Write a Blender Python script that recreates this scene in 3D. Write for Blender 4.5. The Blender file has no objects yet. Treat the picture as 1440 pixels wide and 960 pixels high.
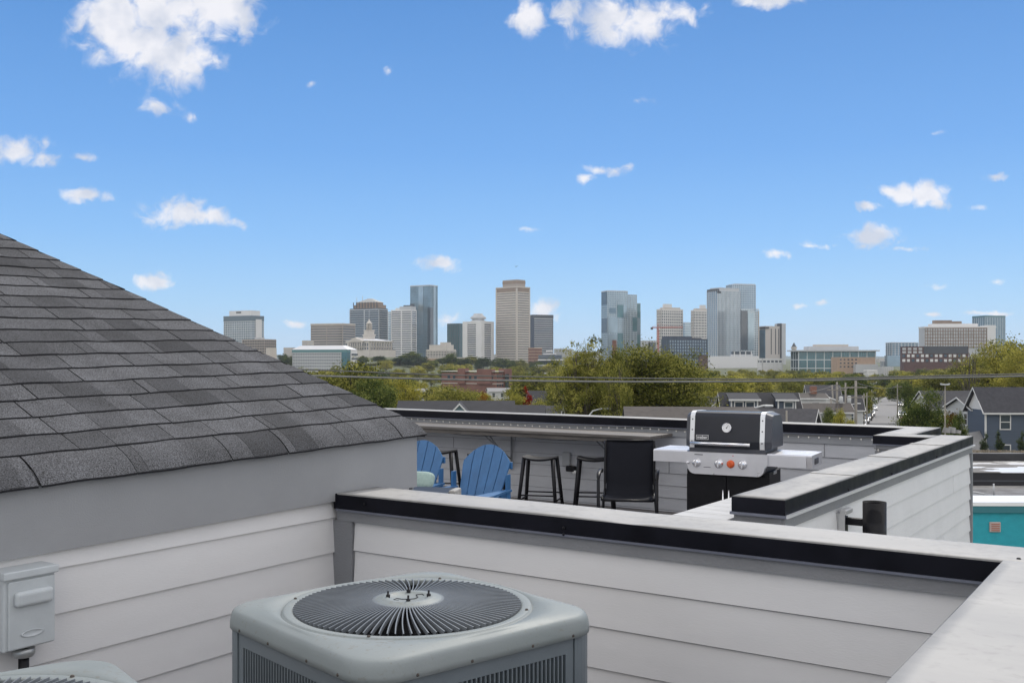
import bpy, bmesh, math, random
from mathutils import Vector, Matrix
C = bpy.context.scene.collection
R = math.radians
F, U0, V0, CZ = 1413.0, 720.0, 507.0, 11.5     # focal length in photo pixels, centre column, horizon row, eye height
rnd = random.Random(7)

# ------------------------------------------------------------------ materials
def lin(c):
    return tuple(((x/12.92) if x <= .04045 else ((x+.055)/1.055)**2.4) for x in c)
MATS = {}
def mat(name, col, rough=.6, metal=0., var=.0, scale=8., bump=0., bscale=60., spec=.5, stretch=(1,1,1), rvar=0., col2=None, emit=None, trans=0.):
    if name in MATS: return MATS[name]
    m = bpy.data.materials.new(name); m.use_nodes = True
    nt = m.node_tree; n = nt.nodes; l = nt.links
    b = n['Principled BSDF']
    b.inputs['Base Color'].default_value = (*col, 1); b.inputs['Roughness'].default_value = rough
    b.inputs['Metallic'].default_value = metal; b.inputs['Specular IOR Level'].default_value = spec
    if trans: b.inputs['Transmission Weight'].default_value = trans
    if emit: b.inputs['Emission Color'].default_value = (*emit[0], 1); b.inputs['Emission Strength'].default_value = emit[1]
    if var or bump or rvar or col2:
        tc = n.new('ShaderNodeTexCoord'); mp = n.new('ShaderNodeMapping'); mp.inputs['Scale'].default_value = stretch
        l.new(tc.outputs['Object'], mp.inputs['Vector'])
        no = n.new('ShaderNodeTexNoise'); no.inputs['Scale'].default_value = scale; no.inputs['Detail'].default_value = 6
        no.inputs['Roughness'].default_value = .6
        l.new(mp.outputs['Vector'], no.inputs['Vector'])
        if var or col2:
            mr = n.new('ShaderNodeMapRange'); mr.inputs['From Min'].default_value = .32; mr.inputs['From Max'].default_value = .68
            l.new(no.outputs['Fac'], mr.inputs['Value'])
            mx = n.new('ShaderNodeMix'); mx.data_type = 'RGBA'
            c2 = col2 or tuple(min(1, c*(1+var)) for c in col); c1 = col if col2 else tuple(c*(1-var) for c in col)
            mx.inputs['A'].default_value = (*c1, 1); mx.inputs['B'].default_value = (*c2, 1)
            l.new(mr.outputs['Result'], mx.inputs['Factor']); l.new(mx.outputs['Result'], b.inputs['Base Color'])
        if rvar:
            m2 = n.new('ShaderNodeMapRange'); m2.inputs['From Min'].default_value = .35; m2.inputs['From Max'].default_value = .65
            m2.inputs['To Min'].default_value = max(.02, rough-rvar); m2.inputs['To Max'].default_value = min(1, rough+rvar)
            l.new(no.outputs['Fac'], m2.inputs['Value']); l.new(m2.outputs['Result'], b.inputs['Roughness'])
        if bump:
            n2 = n.new('ShaderNodeTexNoise'); n2.inputs['Scale'].default_value = bscale; n2.inputs['Detail'].default_value = 4
            l.new(mp.outputs['Vector'], n2.inputs['Vector'])
            bp = n.new('ShaderNodeBump'); bp.inputs['Strength'].default_value = bump; bp.inputs['Distance'].default_value = .01
            l.new(n2.outputs['Fac'], bp.inputs['Height']); l.new(bp.outputs['Normal'], b.inputs['Normal'])
    MATS[name] = m
    return m

def attr_mat(name, attr, dark, light, rough=.9, gran=0., gscale=400., bump=0.):
    """base colour follows a per-face tone attribute between two colours, with fine granules"""
    m = bpy.data.materials.new(name); m.use_nodes = True; nt = m.node_tree; n = nt.nodes; l = nt.links
    b = n['Principled BSDF']; b.inputs['Roughness'].default_value = rough
    at = n.new('ShaderNodeAttribute'); at.attribute_name = attr
    mx = n.new('ShaderNodeMix'); mx.data_type = 'RGBA'; mx.inputs['A'].default_value = (*dark, 1); mx.inputs['B'].default_value = (*light, 1)
    l.new(at.outputs['Fac'], mx.inputs['Factor']); out = mx.outputs['Result']
    if gran:
        tc = n.new('ShaderNodeTexCoord')
        no = n.new('ShaderNodeTexNoise'); no.inputs['Scale'].default_value = gscale; no.inputs['Detail'].default_value = 2
        l.new(tc.outputs['Object'], no.inputs['Vector'])
        no3 = n.new('ShaderNodeTexNoise'); no3.inputs['Scale'].default_value = 5; no3.inputs['Detail'].default_value = 5
        l.new(tc.outputs['Object'], no3.inputs['Vector'])
        ad = n.new('ShaderNodeMath'); ad.operation = 'MULTIPLY'; l.new(no.outputs['Fac'], ad.inputs[0])
        mr3 = n.new('ShaderNodeMapRange'); mr3.inputs['From Min'].default_value = .3; mr3.inputs['From Max'].default_value = .7
        mr3.inputs['To Min'].default_value = .9; mr3.inputs['To Max'].default_value = 1.1
        l.new(no3.outputs['Fac'], mr3.inputs['Value']); l.new(mr3.outputs['Result'], ad.inputs[1])
        mr = n.new('ShaderNodeMapRange'); mr.inputs['From Min'].default_value = .3; mr.inputs['From Max'].default_value = .7
        mr.inputs['To Min'].default_value = 1-gran; mr.inputs['To Max'].default_value = 1+gran
        l.new(ad.outputs[0], mr.inputs['Value'])
        ml = n.new('ShaderNodeVectorMath'); ml.operation = 'SCALE'
        l.new(out, ml.inputs[0]); l.new(mr.outputs['Result'], ml.inputs['Scale']); out = ml.outputs['Vector']
        if bump:
            bp = n.new('ShaderNodeBump'); bp.inputs['Strength'].default_value = bump; bp.inputs['Distance'].default_value = .004
            l.new(no.outputs['Fac'], bp.inputs['Height']); l.new(bp.outputs['Normal'], b.inputs['Normal'])
    l.new(out, b.inputs['Base Color'])
    return m

def leaf_mat(name, c0, c1, c2):
    m = bpy.data.materials.new(name); m.use_nodes = True; nt = m.node_tree; n = nt.nodes; l = nt.links
    n.remove(n['Principled BSDF'])
    at = n.new('ShaderNodeAttribute'); at.attribute_name = 'tone'
    oi = n.new('ShaderNodeObjectInfo')
    ma = n.new('ShaderNodeMath'); ma.operation = 'MULTIPLY_ADD'; ma.inputs[1].default_value = .25; l.new(oi.outputs['Random'], ma.inputs[0])
    sc = n.new('ShaderNodeMath'); sc.operation = 'MULTIPLY'; sc.inputs[1].default_value = .85; l.new(at.outputs['Fac'], sc.inputs[0])
    l.new(sc.outputs[0], ma.inputs[2])
    cr = n.new('ShaderNodeValToRGB'); e = cr.color_ramp.elements
    e[0].position = .12; e[0].color = (*c0, 1); e[1].position = 1; e[1].color = (*c2, 1)
    k = e.new(.55); k.color = (*c1, 1)
    l.new(ma.outputs[0], cr.inputs['Fac'])
    d = n.new('ShaderNodeBsdfDiffuse'); t = n.new('ShaderNodeBsdfTranslucent'); mx = n.new('ShaderNodeMixShader'); mx.inputs['Fac'].default_value = .36
    l.new(cr.outputs['Color'], d.inputs['Color']); l.new(cr.outputs['Color'], t.inputs['Color'])
    l.new(d.outputs[0], mx.inputs[1]); l.new(t.outputs[0], mx.inputs[2])
    l.new(mx.outputs[0], n['Material Output'].inputs['Surface'])
    return m

# ------------------------------------------------------------------ object helpers
def P(u, v, d):            # photo pixel at a depth -> world point
    return Vector(((u-U0)/F*d, d, CZ+(V0-v)/F*d))
def tag(o, label=None, cat=None, group=None, kind=None):
    if label: o['label'] = label
    if cat: o['category'] = cat
    if group: o['group'] = group
    if kind: o['kind'] = kind
    return o
def thing(name, label, cat, loc=(0,0,0), rz=0, group=None):
    o = bpy.data.objects.new(name, None); C.objects.link(o); o.location = loc; o.rotation_euler = (0,0,rz)
    o.empty_display_size = .1
    return tag(o, label, cat, group)
def copy_tree(o, parent=None):
    c = o.copy(); C.objects.link(c); c.parent = parent
    for ch in list(o.children): copy_tree(ch, c)
    return c

class MB:
    def __init__(s): s.bm = bmesh.new(); s.mi = 0
    def _f(s, vs, mi=None):
        try:
            f = s.bm.faces.new(vs); f.material_index = s.mi if mi is None else mi; return f
        except ValueError: return None
    def box(s, x0, y0, z0, x1, y1, z1, M=None, mi=None):
        c = [Vector((x, y, z)) for z in (z0, z1) for y in (y0, y1) for x in (x0, x1)]
        if M is not None: c = [M @ p for p in c]
        v = [s.bm.verts.new(p) for p in c]
        for q in ((0,2,3,1), (4,5,7,6), (0,1,5,4), (2,6,7,3), (0,4,6,2), (1,3,7,5)): s._f([v[i] for i in q], mi)
        return s
    def bbox(s, x0, y0, z0, x1, y1, z1, r=.01, M=None, seg=2, mi=None):
        b = bmesh.new(); bmesh.ops.create_cube(b, size=1)
        for v in b.verts: v.co = Vector(((x0+x1)/2+v.co.x*(x1-x0), (y0+y1)/2+v.co.y*(y1-y0), (z0+z1)/2+v.co.z*(z1-z0)))
        r = min(r, .49*min(abs(x1-x0), abs(y1-y0), abs(z1-z0)))
        bmesh.ops.bevel(b, geom=list(b.edges), offset=r, segments=seg, affect='EDGES', profile=.5)
        s.merge(b, M, mi); return s
    def merge(s, b, M=None, mi=None):
        mp = {}
        for v in b.verts: mp[v] = s.bm.verts.new((M @ v.co) if M is not None else v.co)
        for f in b.faces: s._f([mp[v] for v in f.verts], mi)
        b.free()
    def poly(s, pts, mi=None): return s._f([s.bm.verts.new(Vector(p)) for p in pts], mi)
    def prism(s, pts, z0, z1, M=None, mi=None):       # polygon in xy, extruded in z
        T = (lambda p: M @ Vector(p)) if M is not None else Vector
        a = [s.bm.verts.new(T((x, y, z0))) for x, y in pts]; b = [s.bm.verts.new(T((x, y, z1))) for x, y in pts]
        s._f(a[::-1], mi); s._f(b, mi); k = len(pts)
        for i in range(k): s._f([a[i], a[(i+1) % k], b[(i+1) % k], b[i]], mi)
        return s
    def prof(s, pts, x0, x1, M=None, mi=None):        # polygon in yz, extruded along x
        T = (lambda p: M @ Vector(p)) if M is not None else Vector
        a = [s.bm.verts.new(T((x0, y, z))) for y, z in pts]; b = [s.bm.verts.new(T((x1, y, z))) for y, z in pts]
        s._f(a, mi); s._f(b[::-1], mi); k = len(pts)
        for i in range(k): s._f([a[i], b[i], b[(i+1) % k], a[(i+1) % k]], mi)
        return s
    def tube(s, pts, r, n=8, cap=True, mi=None, flat=1.):
        pts = [Vector(p) for p in pts]; rs = r if isinstance(r, (list, tuple)) else [r]*len(pts)
        rings = []
        for i, p in enumerate(pts):
            t = (pts[min(i+1, len(pts)-1)]-pts[max(i-1, 0)])
            t = t.normalized() if t.length > 1e-9 else Vector((0,0,1))
            up = Vector((0,0,1)) if abs(t.z) < .95 else Vector((1,0,0))
            a = t.cross(up).normalized(); b = a.cross(t).normalized()
            rings.append([s.bm.verts.new(p+a*math.cos(k*2*math.pi/n)*rs[i]+b*math.sin(k*2*math.pi/n)*rs[i]*flat) for k in range(n)])
        for i in range(len(rings)-1):
            for k in range(n):
                f = s._f([rings[i][k], rings[i][(k+1) % n], rings[i+1][(k+1) % n], rings[i+1][k]], mi)
                if f: f.smooth = True
        if cap: s._f(rings[0][::-1], mi); s._f(rings[-1], mi)
        return s
    def lathe(s, prof, n=24, M=None, mi=None):        # (r,z) pairs about z
        T = (lambda p: M @ Vector(p)) if M is not None else Vector
        rg = []
        for r, z in prof:
            if r < 1e-6: rg.append([s.bm.verts.new(T((0,0,z)))])
            else: rg.append([s.bm.verts.new(T((r*math.cos(k*2*math.pi/n), r*math.sin(k*2*math.pi/n), z))) for k in range(n)])
        for i in range(len(rg)-1):
            a, b = rg[i], rg[i+1]
            for k in range(n):
                k2 = (k+1) % n
                if len(a) == 1 and len(b) == 1: continue
                if len(a) == 1: f = s._f([a[0], b[k2], b[k]], mi)
                elif len(b) == 1: f = s._f([a[k], a[k2], b[0]], mi)
                else: f = s._f([a[k], a[k2], b[k2], b[k]], mi)
                if f: f.smooth = True
        return s
    def build(s, name, m, parent=None, fixn=True):
        if fixn: bmesh.ops.recalc_face_normals(s.bm, faces=s.bm.faces[:])
        me = bpy.data.meshes.new(name); s.bm.to_mesh(me); s.bm.free()
        for k in (m if isinstance(m, (list, tuple)) else [m]): me.materials.append(k)
        o = bpy.data.objects.new(name, me); C.objects.link(o)
        if parent is not None: o.parent = parent
        return o
def struct(o, label=None): o['kind'] = 'structure'; (label and o.__setitem__('label', label)); return o

def interp(tab, x):
    if x <= tab[0][0]: return tab[0][1]
    for (a, b), (c, d) in zip(tab, tab[1:]):
        if x <= c:
            t = (x-a)/(c-a); t = t*t*(3-2*t); return b+(d-b)*t
    return tab[-1][1]
GT = [(0,0),(125,0),(300,-3.5),(480,-7),(850,-6.5),(1150,-3),(1500,3),(2600,10),(5000,20),(9000,30)]
def ground(x, y):
    d = math.hypot(x, y) if y > 0 else 0
    z = interp(GT, max(0, y))
    if y > 900:                                       # the hill under the domed stone building
        z += 16*math.exp(-(((x+.135*y)/150.)**2))*min(1, (y-900)/350.)*math.exp(-((y-1350)/420.)**2)
    return z

# ------------------------------------------------------------------ camera, world, light
cam = bpy.data.cameras.new('camera'); co = bpy.data.objects.new('camera', cam); C.objects.link(co)
co.location = (0,0,CZ); co.rotation_euler = (R(90),0,0)
cam.sensor_width = 36; cam.lens = 36*F/1440; cam.shift_y = (V0-480)/1440
cam.clip_start = .05; cam.clip_end = 40000
bpy.context.scene.camera = co
SUN_AZ, SUN_EL = 22., 44.                 # degrees to the right of the view, above the horizon
w = bpy.data.worlds.new('World'); bpy.context.scene.world = w; w.use_nodes = True
nt = w.node_tree; n = nt.nodes; l = nt.links
bg = n['Background']; bg.inputs['Strength'].default_value = .1
sky = n.new('ShaderNodeTexSky'); sky.sky_type = 'NISHITA'; sky.sun_disc = False
sky.sun_elevation = R(SUN_EL); sky.sun_rotation = R(SUN_AZ); sky.air_density = 1.0; sky.dust_density = .25; sky.ozone_density = 2.2; sky.altitude = 200
def M(op, a, b=None, c=None):
    x = n.new('ShaderNodeMath'); x.operation = op
    for i, q in enumerate((a, b, c)):
        if q is None: continue
        if isinstance(q, (int, float)): x.inputs[i].default_value = q
        else: l.new(q, x.inputs[i])
    return x.outputs[0]
tc = n.new('ShaderNodeTexCoord'); sep = n.new('ShaderNodeSeparateXYZ'); l.new(tc.outputs['Generated'], sep.inputs[0])
dy = M('MAXIMUM', sep.outputs[1], .05)
gx = M('DIVIDE', sep.outputs[0], dy); gz = M('DIVIDE', sep.outputs[2], dy)
# clear-air colour by elevation, blended with the physical sky
ram = n.new('ShaderNodeValToRGB'); l.new(sep.outputs[2], ram.inputs['Fac']); e = ram.color_ramp.elements
e[0].position = 0; e[0].color = (.45,.70,.98,1); e[1].position = 1; e[1].color = (.055,.15,.42,1)
for p_, c_ in ((.055,(.355,.645,.985,1)), (.12,(.24,.53,.97,1)), (.20,(.155,.41,.88,1)), (.34,(.088,.285,.70,1)), (.6,(.07,.20,.54,1))):
    k_ = e.new(p_); k_.color = c_
bg2 = n.new('ShaderNodeBackground'); l.new(ram.outputs[0], bg2.inputs['Color']); bg2.inputs['Strength'].default_value = 1.0
l.new(sky.outputs[0], bg.inputs['Color'])
mA = n.new('ShaderNodeMixShader'); mA.inputs[0].default_value = .88; l.new(bg.outputs[0], mA.inputs[1]); l.new(bg2.outputs[0], mA.inputs[2])
# unseen broken cloud added overhead and behind the viewer to lift ambient light
nb_ = n.new('ShaderNodeTexNoise'); nb_.inputs['Scale'].default_value = 2.6; nb_.inputs['Detail'].default_value = 7; l.new(tc.outputs['Generated'], nb_.inputs['Vector'])
mb_ = n.new('ShaderNodeMapRange'); mb_.interpolation_type = 'SMOOTHSTEP'; mb_.inputs['From Min'].default_value = .36; mb_.inputs['From Max'].default_value = .56; l.new(nb_.outputs['Fac'], mb_.inputs['Value'])
oy = n.new('ShaderNodeMapRange'); oy.interpolation_type = 'SMOOTHSTEP'; oy.inputs['From Min'].default_value = .62; oy.inputs['From Max'].default_value = .30; l.new(sep.outputs[1], oy.inputs['Value'])
oz = n.new('ShaderNodeMapRange'); oz.interpolation_type = 'SMOOTHSTEP'; oz.inputs['From Min'].default_value = .40; oz.inputs['From Max'].default_value = .60; l.new(sep.outputs[2], oz.inputs['Value'])
zlow = M('GREATER_THAN', sep.outputs[2], .0)
mC = n.new('ShaderNodeMixShader'); l.new(M('MULTIPLY', M('MULTIPLY', mb_.outputs[0], M('MAXIMUM', oy.outputs[0], oz.outputs[0])), zlow), mC.inputs[0])
cb2 = n.new('ShaderNodeBackground'); cb2.inputs['Color'].default_value = (1,.965,.92,1); cb2.inputs['Strength'].default_value = 1.75
l.new(mA.outputs[0], mC.inputs[1]); l.new(cb2.outputs[0], mC.inputs[2])
cmb = n.new('ShaderNodeCombineXYZ'); l.new(gx, cmb.inputs[0]); l.new(gz, cmb.inputs[1])
# domain warp gives the clouds ragged edges
wn = n.new('ShaderNodeTexNoise'); wn.inputs['Scale'].default_value = 14; wn.inputs['Detail'].default_value = 8; wn.inputs['Roughness'].default_value = .62
l.new(cmb.outputs[0], wn.inputs['Vector'])
ws = n.new('ShaderNodeVectorMath'); ws.operation = 'SUBTRACT'; ws.inputs[1].default_value = (.5,.5,.5); l.new(wn.outputs['Color'], ws.inputs[0])
wsc = n.new('ShaderNodeVectorMath'); wsc.operation = 'MULTIPLY'; wsc.inputs[1].default_value = (.06,.035,0); l.new(ws.outputs[0], wsc.inputs[0])
wa = n.new('ShaderNodeVectorMath'); wa.operation = 'ADD'; l.new(cmb.outputs[0], wa.inputs[0]); l.new(wsc.outputs[0], wa.inputs[1])
CL = [ (165,28,62,66,1),(215,15,90,55,1),(300,8,75,48,1),(255,78,52,50,1),(205,60,75,45,1),(345,28,24,30,.75),
 (222,146,30,13,.42),(276,161,12,8,.35),(438,121,12,9,.6),(25,213,48,22,.95),(62,222,22,14,.8),(122,275,36,12,.9),(120,222,14,5,.3),
 (250,296,52,23,.95),(292,303,36,15,.85),(328,312,16,7,.5),(216,394,35,12,.95),(613,375,36,13,.9),
 (748,24,26,32,.85),(795,14,34,18,.75),(850,28,52,38,.95),(905,28,55,38,.9),(968,18,32,18,.75),(1082,1,46,13,.9),
 (826,248,24,8,.65),(852,236,34,9,.7),(880,231,14,4,.4),(1255,266,26,11,.8),(1298,270,44,18,1.05),(1325,282,16,8,.7),(1217,287,19,9,.85),
 (1228,331,46,19,1.1),(1212,342,24,9,.8),(1150,342,22,6,.7),(1092,361,16,8,.7),(1282,350,24,4,.35),(1405,247,16,6,.55),(1373,290,12,4,.25),
 (765,434,24,13,.85),(1400,438,34,5,.8),(1308,443,14,4,.6),(1125,435,16,4,.5),(1160,431,10,4,.4),(415,449,16,6,.55),(636,447,18,7,.55),
 (548,90,5,5,.2),(903,143,14,5,.25),(742,322,20,3,.25),(1315,400,14,5,.4),(1400,392,10,4,.45),(1320,187,10,3,.2)]
field = None
for (u, v, ru, rv, s) in CL:
    sb = n.new('ShaderNodeVectorMath'); sb.operation = 'SUBTRACT'; sb.inputs[1].default_value = ((u-U0)/F, (V0-v)/F, 0); l.new(wa.outputs[0], sb.inputs[0])
    ml = n.new('ShaderNodeVectorMath'); ml.operation = 'MULTIPLY'; ml.inputs[1].default_value = (F/ru/1.12, F/rv/1.12, 0); l.new(sb.outputs[0], ml.inputs[0])
    ln = n.new('ShaderNodeVectorMath'); ln.operation = 'LENGTH'; l.new(ml.outputs[0], ln.inputs[0])
    f = M('MULTIPLY', M('SUBTRACT', 1., ln.outputs['Value']), s)
    field = f if field is None else M('SMOOTH_MAX', field, f, .08)
n2 = n.new('ShaderNodeTexNoise'); n2.inputs['Scale'].default_value = 46; n2.inputs['Detail'].default_value = 11; n2.inputs['Roughness'].default_value = .55; n2.inputs['Distortion'].default_value = .6
l.new(cmb.outputs[0], n2.inputs['Vector'])
fm = M('ADD', field, M('MULTIPLY', M('SUBTRACT', n2.outputs['Fac'], .45), 1.75))
mr = n.new('ShaderNodeMapRange'); mr.interpolation_type = 'SMOOTHSTEP'; mr.inputs['From Min'].default_value = .04; mr.inputs['From Max'].default_value = .80
l.new(fm, mr.inputs['Value'])
up = M('GREATER_THAN', sep.outputs[2], .0); fr = M('GREATER_THAN', sep.outputs[1], .06)
hi = n.new('ShaderNodeMapRange'); hi.inputs['From Min'].default_value = -.30; hi.inputs['From Max'].default_value = .15
l.new(field, hi.inputs['Value'])
mask = M('MULTIPLY', M('MULTIPLY', M('MULTIPLY', mr.outputs[0], up), M('MULTIPLY', fr, .93)), hi.outputs[0])
# a cloud is a little greyer where it is thick, as the noise decides
n3 = n.new('ShaderNodeTexNoise'); n3.inputs['Scale'].default_value = 22; n3.inputs['Detail'].default_value = 6; l.new(cmb.outputs[0], n3.inputs['Vector'])
cm = n.new('ShaderNodeMix'); cm.data_type = 'RGBA'; cm.inputs['A'].default_value = (.66,.70,.80,1); cm.inputs['B'].default_value = (.95,.94,.97,1)
mr3 = n.new('ShaderNodeMapRange'); mr3.inputs['From Min'].default_value = .38; mr3.inputs['From Max'].default_value = .58; l.new(n3.outputs['Fac'], mr3.inputs['Value'])
l.new(mr3.outputs[0], cm.inputs['Factor'])
cb = n.new('ShaderNodeBackground'); l.new(cm.outputs['Result'], cb.inputs['Color']); cb.inputs['Strength'].default_value = 1.0
CLOUD_BG = cb
ms = n.new('ShaderNodeMixShader'); l.new(mask, ms.inputs[0]); l.new(mC.outputs[0], ms.inputs[1]); l.new(cb.outputs[0], ms.inputs[2])
l.new(ms.outputs[0], n['World Output'].inputs['Surface'])

sl = bpy.data.lights.new('sun', 'SUN'); so = bpy.data.objects.new('sun', sl); C.objects.link(so)
sl.energy = 2.3; sl.angle = R(3); sl.color = (1,.95,.87)
so.rotation_euler = (R(90-SUN_EL), 0, R(180-SUN_AZ)); so.location = (0,0,60)
vs = bpy.context.scene.view_settings; vs.view_transform = 'Standard'; vs.look = 'None'; vs.gamma = 1; vs.exposure = 0; vs.use_curve_mapping = False

# ------------------------------------------------------------------ common materials
m_siding = mat('white_siding', (.635,.63,.632), .5, var=.035, scale=1.5, bump=.08, bscale=60, stretch=(1,1,4))
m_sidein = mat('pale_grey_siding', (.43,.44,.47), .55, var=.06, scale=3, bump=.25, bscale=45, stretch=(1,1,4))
m_trim = mat('grey_trim_board', (.195,.20,.212), .6, var=.08, scale=2.5, bump=.3, bscale=90)
m_fascia = mat('grey_fascia_board', (.265,.27,.28), .62, var=.06, scale=1.6, bump=.2, bscale=160, stretch=(2,1,1))
m_black = mat('black_metal_edge', (.0055,.0058,.010), .45, var=.35, scale=5, rvar=.08, bump=.1, bscale=4, spec=.13)
m_hem = mat('metal_hem', (.15,.16,.20), .35, metal=.3, var=.1)
m_seam_shade = mat('seam_gap_and_lap_shade', (.05,.05,.055), .9)
m_ctop = mat('weathered_metal_coping', (.285,.28,.272), .60, metal=.0, spec=.28, scale=2.4, rvar=.08, bump=.04, bscale=4, stretch=(.8,1.8,1), col2=(.385,.38,.37))
m_ctop2 = mat('dusty_metal_coping', (.19,.187,.18), .6, metal=.0, spec=.3, scale=2.2, rvar=.10, bump=.06, bscale=7, stretch=(2.2,.8,1), col2=(.37,.363,.352))
m_deck = mat('grey_deck_boards', (.16,.15,.15), .7, var=.25, scale=5)
m_gravel = mat('roof_membrane', (.18,.18,.19), .8, var=.2, scale=3)
m_darkmetal = mat('black_powder_coat', (.006,.006,.008), .45, var=.2, scale=20, spec=.22)

YAW = -R(34.2)
cA = Vector((math.sin(R(34.2)), math.cos(R(34.2)), 0)); cB = Vector((math.cos(R(34.2)), -math.sin(R(34.2)), 0))
def DK(b, a, z): return cB*b + cA*a + Vector((0,0,CZ+z))       # deck frame: b to the right, a away, z from the eye
FLOOR = -1.75; TOP = -.68

def lap(mb, x0, x1, y, zt, zb, reveal, first=None, out=-1, mi=0, seams=(), smi=1):
    """lapped boards facing out (along y*out) between x0 and x1, hung downwards from zt"""
    z = zt; k = 0
    while z > zb+1e-4:
        h = first if (k == 0 and first) else reveal
        z2 = max(zb, z-h)
        a = [(x0,y+out*.001,z), (x1,y+out*.001,z), (x1,y+out*.0135,z2), (x0,y+out*.0135,z2)]
        if k: mb.box(x0, y-.0045, z-.0042, x1, y+.0045, z-.0005, mi=smi)  # dark strip painted along the lap in place of its shadow line
        mb.poly(a, mi); mb.poly([(x0,y+out*.0135,z2),(x1,y+out*.0135,z2),(x1,y+out*.002,z2-.0005),(x0,y+out*.002,z2-.0005)], mi)
        for (sx, kk) in seams:
            if kk == k: mb.box(sx-.002, y+out*.0145-.001, z2+.002, sx+.002, y+out*.0145+.001, z-.002, mi=smi)
        z = z2; k += 1

# ------------------------------------------------------------------ left house: wall, fascia, shingled roof
E0 = DK(-3.6, 4.34, 0)
house = thing('townhouse', 'white lap sided house end with charcoal shingle hip roof beside the grey fan unit', 'house', DK(-3.675, .055, -.012), YAW)
# local frame of house: x=b+3.6, y=a, z from eye
mb = MB()
Mw = Matrix.Rotation(R(90), 4, 'Z')                    # lap() runs in x and faces -y; turn it to run in y and face +x
class Sub(MB): pass
def lap_x(mb, y0, y1, x, zt, zb, reveal, first=None, seams=()):
    t = MB(); lap(t, y0, y1, 0, zt, zb, reveal, first, -1, 0, seams)
    mb.merge(t.bm, Matrix.Translation((x,0,0)) @ Mw, None) if not seams else mb.merge(t.bm, Matrix.Translation((x,0,0)) @ Mw)
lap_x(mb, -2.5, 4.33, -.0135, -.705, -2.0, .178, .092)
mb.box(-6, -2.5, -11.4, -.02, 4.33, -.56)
mb.build('wall', [m_siding, m_seam_shade], house)
# fascia (frieze) board: its foot follows the photograph's slight slope
mb = MB()
def zf(y): return -.733+.030*(y-1.6)/2.7
for y0, y1 in ((-2.5, .6), (.6, 4.36)):
    pass
ys = [-2.5, 4.36]
A = [(-.01, -2.5, -.78), (.022, -2.5, -.78), (.022, 4.36, zf(4.36)), (-.01, 4.36, zf(4.36))]
ez0 = -.373-.0235*6.86
B = [(-.01, -2.5, ez0-.012), (.022, -2.5, ez0-.012), (.022, 4.36, -.385), (-.01, 4.36, -.385)]
va = [mb.bm.verts.new(p) for p in A]; vb = [mb.bm.verts.new(p) for p in B]
mb._f(va); mb._f(vb)
for i in range(4): mb._f([va[i], va[(i+1)%4], vb[(i+1)%4], vb[i]])
mb.box(-6, 4.345, -.72, .0, 4.358, -.39)
mb.build('fascia', m_fascia, house)

# shingles: every tab is its own slab, laid in courses up the slope
PITCH = .472; EXPO = .148
def eave_z(y): return -.373 - .0235*(4.36-y)
def hipy(run): return 4.40 - run*.425
sl_len = math.sqrt(1+PITCH*PITCH)
rm = random.Random(11)
bmr = bmesh.new(); tone = bmr.faces.layers.float.new('tone_f')
tones = []
rr_off = 0
def tabslab(y0, y1, r0, r1, lift0, lift1, t, tn, droop=0, cut=None):
    """a slab from run r0 (butt) to r1 (under the next course); y1 side trimmed to the hip"""
    cols = []; N = max(3, int((y1-y0)/.05)); rows = 9 if droop else 3
    wob = rm.uniform(-.003, .003)
    vs_ = []
    for top in (0, 1):
        g = []
        for j in range(rows):
            fr_ = j/(rows-1); r = r0+(r1-r0)*fr_
            lift = lift0+(lift1-lift0)*fr_
            dz = 0; dr = 0
            if droop: 
                q = max(0, 1-(r-rr_off)/.16); dz = -.042*q*q*q
            row = []
            for i in range(N+1):
                y = y0+(y1-y0)*i/N
                yh = hipy(r); y = min(y, yh) if i < N or y1 > yh else y
                curl = .0016*math.sin(y*9+r*7)+.0013*math.sin(y*23+r*3)
                z = eave_z(y)+PITCH*r+(lift+curl)/sl_len*1.1+dz + (0 if top else -t)
                row.append(bmr.verts.new((.065-r, y+wob*(1-fr_), z)))
            g.append(row)
        vs_.append(g)
    lo, hi_ = vs_
    def F_(q, edge=False):
        if len({tuple(round(c, 5) for c in v.co) for v in q}) < 4: 
            return
        f = bmr.faces.new(q); f[tone] = tn; f.material_index = 1 if edge else 0
    for j in range(rows-1):
        for i in range(N): F_([hi_[j][i], hi_[j][i+1], hi_[j+1][i+1], hi_[j+1][i]])
        F_([hi_[j][0], hi_[j+1][0], lo[j+1][0], lo[j][0]], True); F_([hi_[j][N], lo[j][N], lo[j+1][N], hi_[j+1][N]], True)
    for i in range(N): F_([lo[0][i], lo[0][i+1], hi_[0][i+1], hi_[0][i]], True)
rr = 0; k = 0
ex = EXPO/sl_len
while rr < 3.2:
    e = ex*(1.05 if k == 0 else rm.uniform(.97, 1.03))
    y = -2.6 - rm.uniform(0, .3)
    lim = hipy(rr)
    while y < lim-.01:
        wtab = rm.choice((.34,.42,.46,.50,.56))
        yend = min(y+wtab, lim+.0)
        if lim-yend < .06: yend = lim
        # a laminated shingle: one sheet with a darker or lighter overlay tab on part of it
        tn = min(1, max(0, rm.gauss(.52, .13)))
        b0 = rr-(.0)
        tabslab(y+.003, yend-.003, b0, rr+e*1.45, .0095, .000, .0085, tn, droop=(k == 0))
        if rm.random() < .75 and yend-y > .25:
            s0 = y+rm.uniform(.0, .45)*(yend-y); s1 = min(yend-.004, s0+rm.uniform(.14, .24))
            if s0-y < .03: s0 = y+.002
            tn2 = min(1, max(0, tn+rm.choice((-.38,-.3,-.22,.2,.15))))
            tabslab(s0, s1, b0+.0015, rr+e*1.0, .0110, .0040, .0022, tn2, droop=(k == 0))
        y = yend
    rr += e; k += 1
me = bpy.data.meshes.new('roof'); 
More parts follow.
